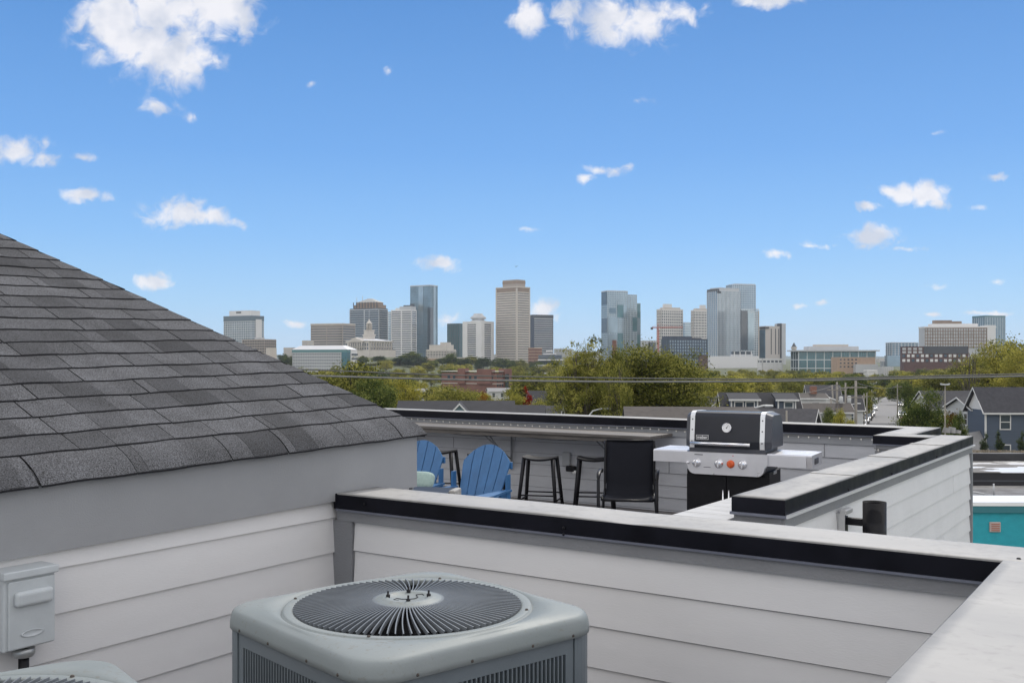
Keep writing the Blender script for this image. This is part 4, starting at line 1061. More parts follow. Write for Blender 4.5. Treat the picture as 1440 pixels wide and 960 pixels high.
# dark tower with copper crown
b = Bld('office_tower', 'dark banded tower with stepped copper crown and two antennas', 'tower', 492, 533, 545, 1950, aspect=2.4)
b.core(m_glassd, 433); b.clad(m_lgrey, 434.5, 482, 15, .24, bays=1, pier=.05, cap=1.5)
mcop = bm_('copper_brown', (.27,.20,.15)); X = b.w; Y = b.l
b.blk('crown', mcop, 428, 433, X*.04, X*.96, Y*.04, Y*.88); b.blk('crown', mcop, 424.5, 428, X*.1, X*.9, Y*.12, Y*.8)
for k in range(9): b.blk('crown_fin', m_dgrey, 424.2, 432.6, -.3, .3, Y*(.06+.1*k), Y*(.085+.1*k))
mb = MB(); z1, z2 = b.z(424.5), b.z(418.8)
va = [mb.bm.verts.new(p) for p in ((X*.08,Y*.1,z1),(X*.92,Y*.1,z1),(X*.92,Y*.8,z1),(X*.08,Y*.8,z1))]; vc = [mb.bm.verts.new(p) for p in ((X*.4,Y*.38,z2),(X*.6,Y*.38,z2),(X*.6,Y*.5,z2),(X*.4,Y*.5,z2))]
mb._f(vc)
for k in range(4): mb._f([va[k], va[(k+1)%4], vc[(k+1)%4], vc[k]])
mb.build('crown_roof', bm_('pale_copper_roof', (.36,.36,.34)), b.t)
for q, vt in ((.82,417),(.62,415)):
    mb = MB(); mb.tube([(X*.2,Y*q,b.z(426)),(X*.2,Y*q,b.z(vt))], .55, 5); mb.build('antenna', m_lgrey, b.t)
b = Bld('office_tower', 'thin pale glass sliver between the copper crowned tower and a white banded one', 'tower', 543.5, 547, 551.5, 2100); b.core(m_glassg, 438); b.clad(m_lgrey, 440, 480, 12, .3)
b = Bld('office_tower', 'white banded tower with stepped top left of the tall blue glass tower', 'tower', 550.3, 579, 585.6, 1850, aspect=2.3)
b.core(m_glassd, 436); b.clad(m_whitec, 435.5, 492, 18, .46, bays=1, pier=.10, cap=1.2)
b.blk('penthouse', m_lgrey, 430.5, 435.6, b.w*.1, b.w*.98, 1, b.l*.62); b.blk('penthouse', m_whitec, 432.5, 435.7, b.w*.1, b.w*.9, b.l*.62, b.l*.82); b.blk('roof_plant', m_dgrey, 428.8, 430.8, b.w*.2, b.w*.7, b.l*.1, b.l*.45)
# tall glass tower
b = Bld('glass_tower', 'tallest blue glass tower on the left with dark corner strips', 'tower', 577, 605, 615.3, 2000, aspect=1.9)
b.core(mat('tall_tower_glass', (.15,.23,.28), .12, metal=.45, spec=.9, var=.3, scale=.04), 401); b.clad(bm_('mullion_blue', (.17,.23,.27), .4), 401.5, 494, 42, .10, p=.12, bays=10, baysl=18, pier=.10)
b.blk('cap', m_lgrey, 400.4, 401.8, -.4, b.w+.4, -.4, b.l+.4)
b.blk('light_strip', m_glassg, 402, 470, -.8, 1, b.l*.34, b.l*.58); b.blk('light_strip', m_glassg, 402, 497, b.w*.4, b.w*.7, -.8, .5)
b.blk('dark_strip', m_glassd, 432, 497, -.7, b.w*.4, -.7, b.l*.12); b.blk('dark_strip', m_glassd, 426, 497, -.6, .4, b.l*.78, b.l*1.01)
b = Bld('stone_building', 'stepped cream stone building in front of the tall blue glass tower', 'building', 599.5, 628, 641, 1400, aspect=1.8)
b.core(m_stone, 491); b.blk('upper_storey', m_stone, 484.5, 491, b.w*.1, b.w*.9, b.l*.06, b.l*.9); b.blk('attic', m_stone, 481, 484.6, b.w*.2, b.w*.7, b.l*.1, b.l*.4)
b.clad(m_stone, 492, 508, 4, .25, bays=7, pier=.45, p=.3); b.blk('window_band', m_glassd, 494, 505, -.06, b.w+.06, -.06, b.l+.06)
b = Bld('office_block', 'tan low hall below the cream stone building', 'building', 594, 640, 655, 1250, aspect=2); b.core(m_tanb, 503); b.clad(m_stone, 502.5, 514, 2, .2)
b = Bld('glass_tower', 'short dark teal glass block left of the white round capped tower', 'tower', 629, 646, 655, 1900, aspect=1.4); b.core(m_glasst, 454.5); b.clad(m_dgrey, 455, 495, 14, .16, p=.12, bays=5)
b = Bld('office_tower', 'white banded tower with a round drum on top', 'tower', 651.5, 677, 693.6, 1700, aspect=1.3)
b.core(m_glassd, 452); b.clad(m_whitec, 454, 506, 17, .45, p=.3); X, Y = b.w, b.l
for (x0,x1,y0,y1) in ((-.9,X*.22,-.9,Y*.28),(-.9,X*.1,Y*.76,Y+.9),(X*.8,X+.9,-.9,Y*.1)): b.blk('pier', m_whitec, 452.2, 506, x0, x1, y0, y1)
b.blk('roof_slab', m_whitec, 451.4, 453.5, -.7, X+.7, -.7, Y+.7)
mb = MB(); zc = b.z(452); s_ = b.d/F; mb.lathe([(0,-.1),(11*s_,-.1),(11*s_,1.8*s_),(9*s_,2.2*s_),(8.4*s_,4*s_),(11.2*s_,4.5*s_),(11.2*s_,6.5*s_),(8*s_,9*s_),(6.5*s_,10.5*s_),(6.3*s_,12*s_),(0,12.2*s_)], 28, Matrix.Translation((X*.5,Y*.5,zc)))
mb.build('drum', m_lgrey, b.t)
# tallest tan tower
b = Bld('office_tower', 'tallest tan concrete tower with brown top band and stepped penthouse', 'tower', 698, 726.7, 744.6, 1700, aspect=1.55)
b.core(m_glassd, 403.3); b.clad(m_beige, 409.5, 505, 28, .56, bays=13, pier=.16, p=.45, pp=-.12)
for x0,x1,y0,y1 in ((-.9,1.4,-.9,1.4),(b.w-1.4,b.w+.9,-.9,1.4),(-.9,1.4,b.l-1.4,b.l+.9)): b.blk('corner_pier', m_beige, 405, 506, x0, x1, y0, y1)
b.blk('top_band', m_brown, 403, 409.7, -.7, b.w+.7, -.7, b.l+.7); b.blk('roof_edge', m_beige, 402.5, 404, -1, b.w+1, -1, b.l+1)
b.blk('penthouse', m_taupe, 392.3, 402.6, b.w*.18, b.w*.86, b.l*.12, b.l*.8); b.blk('penthouse_louvre', m_brown, 394, 398, b.w*.18-.3, b.w*.86+.3, b.l*.12-.3, b.l*.8+.3)
b = Bld('office_tower', 'black and white banded tower just right of the tallest tan tower', 'tower', 744.6, 750, 778, 2000, aspect=.45)
b.core(m_navy, 442.5); b.clad(m_lgrey, 447.5, 500, 17, .40, x0=2.5, x1=b.w-2, p=.5, y0=0, y1=b.l*.3); b.blk('top_band', m_dgrey, 442.3, 447, -.3, b.w+.3, -.3, b.l+.3)
b = Bld('brick_building', 'small red brown brick block at the foot of the black and white banded tower', 'building', 743, 752, 762, 1350); b.core(m_brick, 490); b.clad(m_tanb, 489, 506, 4, .3)
b = Bld('terraced_building', 'stepped white terraced building with dark windows below the banded tower', 'building', 757, 776, 790, 1300, aspect=1.4); b.core(m_glassd, 499)
for k, (i0, vt) in enumerate(((0,505),(3,500.5),(7,496.5),(11,492.5))): b.blk('terrace', m_whitec, vt, vt+1.8, i0*.8-1, b.w-i0*.8+1, i0*.9-1, b.l-i0*.6); b.blk('terrace_window', m_glassd, vt+1.7, vt+5, i0*.8, b.w-i0*.8, i0*.9, b.l-i0*.6-1)
for (a, m2, c, vt, lab) in ((779,792,805,490,'distant pale block left of the chequered glass tower'),(806,820,842,494,'distant low grey block behind the tall thin leaved tree'),(690,697,706,498,'low pale block at the left foot of the tallest tan tower'),(896,908,924,478.5,'distant low pale block between the chequered tower and the twin towers'),(905,914,922,481,'dark low block between the chequered tower and the twin towers')):
    b = Bld('low_building', lab, 'building', a, m2, c, 2100 if a < 700 or a > 770 else 1500); b.core(m_glassd if 'dark' in lab else m_lgrey, vt); b.clad(m_dgrey if 'dark' in lab else m_lgrey, vt+.5, vt+20, 7, .5)
# chequered glass tower
b = Bld('glass_tower', 'stacked pale glass tower chequered with dark glass panels', 'tower', 845.8, 854, 896, 1800, aspect=.42)
X, Y = b.w, b.l; e1 = b.ux(882.6)
b.core(m_glassg, 409, x1=e1); b.blk('body', m_glassg, 413.2, 505, e1, X, 1.2, Y)
b.blk('body', m_glassg, 425, 505, X, b.ux(902.3), 4, Y)
b.clad(bm_('mullion_pale', (.36,.40,.42), .4), 409.5, 500, 30, .16, p=.12, x1=e1, bays=9, pier=.08); b.clad(MATS['mullion_pale'], 413.5, 500, 29, .16, p=.12, x0=e1, y0=1.2, bays=3, pier=.08); b.blk('roof_slab', m_lgrey, 408.3, 409.7, -.3, e1, -.3, Y)
for (ua, ub, va_, vb_, yy_) in ((846,854,409.8,428,0),(868,877,428,446,0),(846,854,447,467.5,0),(868.5,876,468,493,0),(890,896.3,446,465,1.2),(897,901.5,426,446,4),(897,901.5,470,490,4),(857,866,433,440,0)):
    if ua < 850: b.blk('dark_panel', m_glassd, va_, vb_, -.5, .3, .3, Y*.98)
    else: b.blk('dark_panel', m_glasst if ua != 857 else m_glassb, va_, vb_, b.ux(ua), b.ux(ub), yy_-.5, yy_+1)
for (ua, ub, va_, vb_) in ((854.5,868,446,468),(854.5,868,470,495),(876.5,882,428,446)): b.blk('pale_panel', m_glassg, va_, vb_, b.ux(ua), b.ux(ub), -.9, 1)
b = Bld('brick_stack', 'small red brick stair tower in front of the chequered glass tower', 'building', 861, 864, 867, 700); b.core(m_brick, 478)
# twin beige towers
for (uL,uM,uR,vt,vp,pu,lab) in ((923.8,930,960,435,427,(935.7,945.5),'left one of the two cream gridded apartment towers'),(972,976,999,436.5,428.5,(986,993),'right one of the two cream gridded apartment towers, partly behind the silver tower')):
    b = Bld('apartment_tower', lab, 'tower', uL, uM, uR, 1750, aspect=.35, group='twin gridded apartment towers')
    b.core(m_glassd, vt); b.clad(bm_('cream_white_concrete', (.60,.575,.545)), vt-.5, 490, 14, .40, bays=11, pier=.38, cap=1.5)
    b.blk('penthouse', m_whitec, vp, vt, b.ux(pu[0]), b.ux(pu[1]), b.l*.1, b.l*.6); b.blk('roof_step', m_beige, vt-3, vt, b.w*.12, b.w*.9, b.l*.05, b.l*.9)
b = Bld('glass_tower', 'pale glass block in the gap between the twin cream towers', 'tower', 959, 963, 974, 2000, aspect=.5); b.core(m_glassg, 453); b.clad(m_lgrey, 454, 480, 8, .2, p=.12)
# blue grid building
b = Bld('office_block', 'dark blue building with white window grid in front of the twin towers', 'office block', 930.7, 941, 994, 1150, aspect=.3)
b.core(m_glassg, 477); X, Y = b.w, b.l; b.clad(m_navy, 476.5, 516, 9, .38, bays=15, pier=.36)
b.blk('upper_storey', m_navy, 472.6, 477, 0, b.ux(973), 0, Y); b.blk('roof_plant', m_dgrey, 474.5, 477, b.ux(978), b.ux(988), 2, Y*.7); b.blk('brick_end', bm_('dark_brown_brick', (.09,.055,.05)), 499, 520, b.ux(982), X+.8, -.9, Y*.9)
# tower crane
cx, cy = (925.3-U0)/F*1300, 1300; zt = CZ+(V0-461)/F*1300; gb = ground(cx, cy)-1
t = thing('tower_crane', 'red and white tower crane in front of the left cream tower', 'crane', (cx, cy, gb), 0)
def lattice(mb, p, q, wd, n_, r_):
    p, q = Vector(p), Vector(q); ax = (q-p).normalized(); up = Vector((0,1,0)); s_ = ax.cross(up).normalized()*wd/2; u_ = up*wd/2
    cs = (s_+u_, s_-u_, -s_-u_, -s_+u_)
    for c in cs: mb.tube([p+c, q+c], r_, 4)
    for i in range(n_):
        for k in range(4): mb.tube([p+(q-p)*(i/n_)+cs[k], p+(q-p)*((i+1)/n_)+cs[(k+1)%4]], r_*.7, 3)
m_cr = bm_('crane_red', (.42,.10,.07))
mb = MB(); lattice(mb, (0,0,0), (0,0,zt-gb), 2.0, 18, .28); mb.build('mast', m_cr, t)
mb = MB(); lattice(mb, (0,0,zt-gb+.5), (33,4,zt-gb+1.2), 1.5, 16, .22); mb.build('jib', m_cr, t)
mb = MB(); lattice(mb, (0,0,zt-gb+.5), (-8,-1,zt-gb+.5), 1.5, 5, .22); mb.build('counter_jib', m_cr, t)
mb = MB(); mb.box(-9.5,-1.2,zt-gb-2.2,-6.5,.8,zt-gb+.8); mb.build('counterweight', m_dgrey, t)
mb = MB(); mb.tube([(0,0,zt-gb),(0,0,zt-gb+6)], .3, 4); mb.tube([(0,0,zt-gb+6),(20,2.4,zt-gb+1.8)], .1, 3); mb.tube([(0,0,zt-gb+6),(-7.6,-.9,zt-gb+1)], .1, 3); mb.build('tie_bar', m_cr, t)
mb = MB(); mb.box(.8,-1.6,zt-gb-2.4,2.6,.2,zt-gb-.2); mb.build('cab', m_whitec, t)
# silver tower group
b = Bld('glass_tower', 'big silver glass tower with fine vertical fins above the white podium', 'tower', 994.4, 1009, 1041, 1500, aspect=.55)
b.core(m_glassg, 408.5); X, Y = b.w, b.l; b.clad(bm_('silver_fin', (.50,.51,.53), .4, metal=.2), 408.5, 502, 30, .10, p=.15, bays=17, pier=.28, pp=.35, baysl=5)
b.blk('dark_notch', m_dgrey, 406, 409.5, -.4, X*.06, -.5, Y); b.blk('crown', m_lgrey, 404, 408.6, X*.1, X*.98, Y*.05, Y*.95); b.blk('dark_notch', m_dgrey, 409.3, 412, -.5, X*.14, -.6, 1)
b2 = Bld('glass_tower', 'taller silver glass tower rising behind the finned one', 'tower', 1021, 1030, 1062.6, 1560, aspect=.6)
b2.core(m_glassg, 400.5); b2.clad(MATS['silver_fin'], 400, 500, 32, .14, p=.15, bays=12, pier=.12); b2.blk('crown', m_lgrey, 398.8, 400.6, b2.w*.1, b2.w-1, 0, b2.l)
b3 = Bld('glass_tower', 'stepped pale glass wing with a dark recess at the right of the silver towers', 'tower', 1040.5, 1043, 1067.2, 1480, aspect=.3)
b3.core(m_glassg, 434.5, x1=b3.ux(1061)); b3.blk('body', m_glassg, 437, 505, b3.ux(1061), b3.w, .8, b3.l); b3.clad(MATS['silver_fin'], 434.5, 500, 20, .18, p=.15, bays=7, pier=.14)
b3.blk('dark_recess', m_glassd, 436.5, 492, b3.ux(1042.3), b3.ux(1051), -.8, 1); b3.blk('pale_panel', m_glassg, 440, 492, b3.ux(1051.5), b3.ux(1060), -.9, 1); b3.blk('corner_fin', m_beige, 437, 506, b3.w-.8, b3.w+.4, -.6, b3.l*.8)
b = Bld('podium', 'white louvred podium under the silver towers', 'building', 993.5, 999, 1067.4, 1380, aspect=.25)
b.core(m_whitec, 501); b.clad(bm_('white_louvre', (.66,.66,.68)), 501, 520, 12, .5, p=.1); b.blk('terrace_wall', m_lgrey, 498, 501, b.ux(1030), b.ux(1060), 3, 8); b.blk('terrace_glass', m_glassd, 494, 501, b.ux(1031), b.ux(1059), 5, 9)
for k in range(4): b.blk('terrace_post', m_whitec, 494, 501, b.ux(1033+k*8), b.ux(1034+k*8), 2, 3)
b = Bld('office_block', 'beige slab building with dark slits and tall grey end fin', 'office block', 1068, 1076.5, 1099, 1550, aspect=.6)
b.core(bm_('warm_grey_panel', (.47,.43,.40)), 458.3); X, Y = b.w, b.l
b.blk('glass_end', m_glassb, 463.5, 506, -1, -.2, Y*.02, Y*.98)
for u in (1084,1090,1094.5): b.blk('window_slit', m_dgrey, 462, 498, b.ux(u), b.ux(u+1.1), -.3, .5)
b.blk('end_fin', m_lgrey, 454.5, 512, b.ux(1098), b.ux(1103.7), -2.5, Y); b.blk('fin_edge', m_dgrey, 454.3, 512, b.ux(1097), b.ux(1098), -2.7, Y*.5); b.blk('roof_edge', m_dgrey, 459.5, 462, -1.5, X*.2, -1.2, Y)
b = Bld('low_building', 'low white building below the beige slab building', 'building', 1066, 1072, 1100, 1250, aspect=.4); b.core(m_whitec, 505); b.clad(m_whitec, 504, 520, 3, .4, bays=5, pier=.3)
b.blk('window_band', m_glassd, 507, 511, -.2, b.w+.2, -.2, b.l)
# clock tower with spire
b = Bld('clock_tower', 'small stone clock tower with pointed dark spire left of the green glass building', 'tower', 1113, 1116.6, 1120, 1650); b.core(m_stone, 489.5)
b.blk('belfry', m_stone, 487.5, 490, -.6, b.w+.6, -.6, b.l+.6); mb = MB(); va = [mb.bm.verts.new(p) for p in ((0,0,b.z(487.5)),(b.w,0,b.z(487.5)),(b.w,b.l,b.z(487.5)),(0,b.l,b.z(487.5)))]; ap = mb.bm.verts.new((b.w/2,b.l/2,b.z(481)))
for k in range(4): mb._f([va[k], va[(k+1)%4], ap])
mb.build('spire', m_dgrey, b.t)
b = Bld('office_block', 'wide flat green glass building with overhanging roof right of the clock tower', 'office block', 1112.5, 1123, 1231, 1200, aspect=.35)
b.core(m_glasst, 494); X, Y = b.w, b.l; b.clad(bm_('pale_frame', (.50,.52,.52)), 493.2, 517, 2, .10, bays=9, pier=.09, p=.4); b.clad(m_dgrey, 495, 517, 6, .08, p=.15, bays=36, pier=.08)
b.blk('roof_edge', m_lgrey, 492, 493.8, -4, X+4, -4, Y+4); b.blk('upper_block', m_lgrey, 486.8, 492.2, b.ux(1140), b.ux(1210), 6, Y*.9); b.blk('penthouse', m_beige, 484, 487, b.ux(1152), b.ux(1197), 10, Y*.8)
b = Bld('brick_building', 'plain tan brick building in front of the green glass one', 'building', 1168.8, 1178, 1231, 950, aspect=.35)
b.core(m_tanb, 502); X = b.w
for k in range(5):
    for j in range(3): b.blk('window', m_glassd, 504.5+j*5, 506.5+j*5, b.ux(1181+k*5.4), b.ux(1183.4+k*5.4), -.15, .2)
b.blk('rear_wing', m_lgrey, 512, 524, b.ux(1200), b.ux(1231), -5, 0)
b = Bld('low_building', 'white low building with a dark glass front under the tan brick one', 'building', 1215, 1220, 1233, 800); b.core(m_whitec, 521); b.clad(m_whitec, 520.5, 531, 2, .3, bays=4, pier=.15)
for i, (a, m2, c, vt, d_, k, lab) in enumerate(((1231,1236,1243,504,2200,m_lgrey,'distant pale cube right of the green glass building'),(1238,1243,1252,507.5,1500,m_glassb,'small blue glass block above the street'),(1233,1242,1256,516,1000,m_whitec,'white flat block where the street ends'),(1244,1254,1264,500,1800,m_glassd,'dark distant block above the street'),(1122,1130,1138,503,2300,m_lgrey,'distant low block behind the clock tower'))):
    b = Bld('low_building', lab, 'building', a, m2, c, d_); b.core(k, vt); b.clad(m_lgrey if k is not m_lgrey else m_beige, vt, vt+14, 5, .4, p=.2, bays=5, pier=.15)
b = Bld('glass_tower', 'blue grey glass block left of the brown gridded building', 'office block', 1245.8, 1254, 1291, 1500, aspect=.4); b.core(m_glassb, 482.5); b.clad(m_lgrey, 481.5, 518, 12, .22, p=.2, bays=8, pier=.2); b.blk('lower_wing', m_glassg, 500, 520, b.ux(1245), b.ux(1266), -6, 0)
b = Bld('hotel', 'long white building with a brown window grid and flat penthouse', 'office block', 1292, 1300.4, 1400, 1150, aspect=.3)
b.core(m_lgrey, 460); X, Y = b.w, b.l; g0, g1 = b.ux(1300.8), b.ux(1387)
b.blk('glazing', bm_('pale_blinds', (.52,.53,.54), .4, var=.2, scale=.25), 461.5, 488, g0, g1, -.3, .4)
mb = MB(); zt, zb = b.z(461.3), b.z(488); nf = 6
for k in range(nf+1): z = zt-(zt-zb)*k/nf; mb.box(g0, -1.0, z-.42, g1, -.29, z+.42)
for k in range(25): x = g0+(g1-g0)*k/24; mb.box(x-(.34 if k%2 else .2), -1.15, zb, x+(.34 if k%2 else .2), -.28, zt)
mb.build('window_grid', m_brown, b.t)
b.blk('parapet', m_whitec, 459, 461.2, -.5, X+.5, -.8, Y); b.blk('penthouse', m_whitec, 455, 459.2, b.ux(1312), b.ux(1377), 4, Y*.8); b.blk('roof_plant', m_brown, 450, 455.2, b.ux(1317), b.ux(1341), 6, Y*.7); b.blk('roof_plant', m_brown, 451.5, 455.2, b.ux(1341), b.ux(1355), 6, Y*.7)
b.blk('white_end', m_whitec, 457.5, 492, b.ux(1388), X, -.7, Y)
b = Bld('brick_building', 'long dark brick building with two rows of white windows', 'building', 1265.8, 1271, 1362, 900, aspect=.25)
b.core(bm_('dark_brick', (.10,.055,.05), var=.15, scale=.4), 487.2); X, Y = b.w, b.l; b.blk('top_storey', m_dgrey, 486.8, 497, b.ux(1299), b.ux(1361), -.6, Y*.6)
for k in range(4): 
    for j in range(2): b.blk('window', m_lgrey, 489+j*4.5, 492+j*4.5, b.ux(1269+k*7.6), b.ux(1274+k*7.6), -.2, .2)
for k in range(14):
    for j in range(2): b.blk('window', m_whitec if (k+j) % 3 else m_glassd, 498.2+j*6.5, 502+j*6.5, b.ux(1269+k*6.5), b.ux(1273+k*6.5), -.2 if k < 4 else -.4, .2)
b = Bld('glass_tower', 'tall pale blue glass tower behind the brown gridded building, farthest right', 'tower', 1367.5, 1385, 1413.5, 1700, aspect=.8); b.core(m_glassb, 444); b.clad(bm_('mullion_light', (.30,.36,.39), .4), 443.6, 490, 16, .18, p=.15, bays=8, pier=.3); b.blk('crown', m_glasst, 443.6, 446, -.4, b.w+.4, -.4, b.l+.4)
for i, (u1_, u2_, u3_, vt, d_, lab) in enumerate(((1138,1144,1152,534,420,'small white flat building half hidden in trees above the brown roofs'),(752,757,768,513,1050,'small white flat building in the trees right of the tallest tan tower'),(1006,1012,1022,529,520,'small pale flat building in the trees below the white podium'),(1296,1301,1312,526,600,'small pale building in the trees below the dark brick building'),(583,588,600,514.5,1060,'tiny pale wall in the trees below the cream stone building'))):
    b = Bld('low_building', lab, 'building', u1_, u2_, u3_, d_); b.core(m_whitec, vt); b.blk('window_band', m_glassd, vt+1.2, vt+2.4, -.15, b.w+.15, -.15, b.l*.9)
# red brick works
b = Bld('brick_building', 'low red brick factory building with square stair towers among the trees', 'building', 621, 697, 718, 520, aspect=2.4)
b.core(m_brick, 524.5); X, Y = b.w, b.l; b.blk('white_band', m_stone, 521.8, 522.6, -.3, X+.3, -.3, Y+.3)
for (u0_, u1_, vt) in ((645,655,518),(672,692,519)): b.blk('stair_tower', m_brick, vt, 540, -1, 3, b.uy(u1_), b.uy(u0_))
b.blk('stair_tower', m_brick, 518.5, 548, b.ux(708), b.ux(717.5), -1, 3)
for k in range(9): b.blk('window', m_glassd, 528, 533, -.15, .2, b.uy(693-k*7.5), b.uy(689.5-k*7.5))
for k in range(3):
    for j in range(3): b.blk('window', m_glassd, 527+j*6.5, 530.5+j*6.5, b.ux(699+k*3.2), b.ux(700.8+k*3.2), -.15, .2)
b.blk('white_band', m_stone, 539, 539.9, -.2, X+.2, -.2, Y)
b.blk('dark_bay', m_glassd, 526, 546, b.ux(708), b.ux(713), -1.2, 0)

# domed stone capitol
d = 1350
b = Bld('domed_stone_hall', 'columned limestone hall with a slim domed cupola on the wooded hill', 'hall', 486, 519, 552, d, aspect=1.)
X, Y = b.w, b.l; b.core(m_stone, 478.5, name='wall'); b.blk('podium_wall', m_stone, 492, 505, -3, X+3, -3, Y+3)
mb = MB(); zr, ze = b.z(475.5), b.z(478.6)
for (x0, y0, x1, y1) in ((-.6,-.6,X+.6,Y+.6),):
    va = [mb.bm.verts.new(p) for p in ((x0,y0,ze),(x1,y0,ze),(x1,y1,ze),(x0,y1,ze))]; r1, r2 = mb.bm.verts.new((X*.2,Y*.5,zr)), mb.bm.verts.new((X*.8,Y*.5,zr))
    mb._f([va[0],va[1],r2,r1]); mb._f([va[2],va[3],r1,r2]); mb._f([va[1],va[2],r2]); mb._f([va[3],va[0],r1])
mb.build('roof', m_wroof, b.t)
mb = MB(); zt, zc_, zb = b.z(474.2), b.z(478.8), b.z(492)     # portico on the left face
yc, hw = Y*.5, Y*.30
va = [(-4.5, yc-hw, zc_), (-4.5, yc+hw, zc_), (-4.5, yc, zt)]; a1 = [mb.bm.verts.new(p) for p in va]; a2 = [mb.bm.verts.new((X*.4, p[1], p[2])) for p in va]
mb._f(a1); [mb._f([a1[k], a1[(k+1)%3], a2[(k+1)%3], a2[k]]) for k in range(3)]
mb.box(-4.6, yc-hw-.3, zc_-1.8, 1, yc+hw+.3, zc_+.01); mb.build('pediment', m_stone, b.t)
for k in range(8):
    mb = MB(); mb.tube([(-3.8, yc-hw*.94+hw*1.88*k/7, zc_-1.8), (-3.8, yc-hw*.94+hw*1.88*k/7, zb)], .62, 8); mb.build('column', m_stone, b.t)
for k in range(9):
    mb = MB(); mb.tube([(X*(.06+.11*k), -1.2, b.z(480)), (X*(.06+.11*k), -1.2, b.z(492))], .6, 8); mb.build('column', m_stone, b.t)
b.blk('entablature', m_stone, 478.8, 480.2, -.8, X+.6, -2, 1)
for k in range(9): b.blk('window', m_glassd, 482, 486.5, X*(.045+.11*k)+1.6, X*(.045+.11*k)+4.0, -.12, .3); b.blk('window', m_glassd, 488, 491.5, X*(.045+.11*k)+1.6, X*(.045+.11*k)+4.0, -.12, .3)
for k in range(10): b.blk('window', m_glassd, 482, 486.5, -.12, .3, Y*(.035+.1*k), Y*(.035+.1*k)+2.5); b.blk('window', m_glassd, 488, 491.5, -.12, .3, Y*(.035+.1*k), Y*(.035+.1*k)+2.5)
s_ = d/F; cx_, cy_ = X*.5, Y*.5
mb = MB(); mb.box(cx_-6*s_, cy_-6*s_, b.z(479), cx_+6*s_, cy_+6*s_, b.z(470.5)); mb.box(cx_-6.8*s_, cy_-6.8*s_, b.z(471), cx_+6.8*s_, cy_+6.8*s_, b.z(469.5)); mb.box(cx_-5.2*s_, cy_-5.2*s_, b.z(469.6), cx_+5.2*s_, cy_+5.2*s_, b.z(463.5))
mb.box(cx_-6*s_, cy_-6*s_, b.z(463.8), cx_+6*s_, cy_+6*s_, b.z(463)); mb.build('tower_base', m_stone, b.t)
mb = MB(); mb.lathe([(0,0),(3.2*s_,0),(3.2*s_,9*s_),(4.3*s_,9*s_),(4.3*s_,9.8*s_),(3.4*s_,11*s_),(2.2*s_,12*s_),(1.3*s_,12.6*s_),(1.1*s_,15*s_),(0,15.5*s_)], 16, Matrix.Translation((cx_, cy_, b.z(463.1)))); mb.build('cupola', m_stone, b.t)
for k in range(8):
    a_ = k*math.pi/4+.3; mb = MB(); mb.tube([(cx_+4*s_*math.cos(a_), cy_+4*s_*math.sin(a_), b.z(463.2)), (cx_+4*s_*math.cos(a_), cy_+4*s_*math.sin(a_), b.z(454.6))], .5, 6); mb.build('column', m_stone, b.t)
mb = MB(); mb.tube([(cx_, cy_, b.z(448)), (cx_, cy_, b.z(434))], [.35,.2], 5); mb.build('flagpole', m_lgrey, b.t)
# distant hills
mb = MB(); rh = random.Random(5); prev = None
for i in range(161):
    x = -7000+14000*i/160; h = 58+16*math.sin(i*.21)+9*math.sin(i*.57+1)+5*rh.random(); row = [mb.bm.verts.new((x, y, z)) for y, z in ((6800,-10),(7400,h*.62),(8200,h),(9600,20))]
    if prev:
        for k in range(3): f = mb._f([prev[k], row[k], row[k+1], prev[k+1]]); f.smooth = True
    prev = row
struct(mb.build('hills', mat('far_woods', (.05,.075,.06), 1, var=.25, scale=.01)), 'low wooded hills on the horizon')

# ================================================================== mid-ground houses
m_shin = [mat('grey_shingles', (.040,.040,.047), .9, var=.2, scale=2.5), mat('brown_shingles', (.060,.052,.048), .9, var=.2, scale=2.5), mat('black_shingles', (.018,.019,.025), .9, var=.2, scale=2.5), mat('silver_shingles', (.20,.20,.20), .85, var=.1, scale=1.5)]
m_wht = mat('white_paint', (.56,.56,.55), .6); m_navh = mat('navy_house_siding', (.062,.082,.115), .7, var=.08, scale=.8, stretch=(.2,.2,6)); m_pale = mat('pale_house_siding', (.42,.43,.42), .7, var=.08, scale=.8, stretch=(.2,.2,6))
m_dkh = mat('dark_house_siding', (.045,.055,.075), .7, var=.08, scale=.8); m_hbrick = mat('house_brick', (.22,.11,.08), .85, var=.2, scale=4); m_teal = mat('grey_blue_siding', (.18,.26,.30), .7, var=.06, scale=.8)
def win(par, x, y, z, w_, h_, side='s', fr=m_wht, sash=True):
    """window on a wall facing -y (side s) or -x / +x"""
    T = {'s': Matrix.Translation((x,y,z)), 'w': Matrix.Translation((x,y,z)) @ Matrix.Rotation(R(-90),4,'Z'), 'e': Matrix.Translation((x,y,z)) @ Matrix.Rotation(R(90),4,'Z')}[side]
    mb = MB(); t_ = .11
    mb.box(-w_/2-t_, -.07, -t_, -w_/2, .03, h_+t_, T); mb.box(w_/2, -.07, -t_, w_/2+t_, .03, h_+t_, T); mb.box(-w_/2, -.071, h_, w_/2, .03, h_+t_, T); mb.box(-w_/2, -.08, -t_, w_/2, .03, 0, T)
    if sash: mb.box(-w_/2, -.05, h_*.48, w_/2, .02, h_*.54, T)
    o = mb.build('window', fr, par)
    mb = MB(); mb.box(-w_/2, -.025, 0, w_/2, .01, h_, T); mb.build('pane', m_glassd, o)
    return o
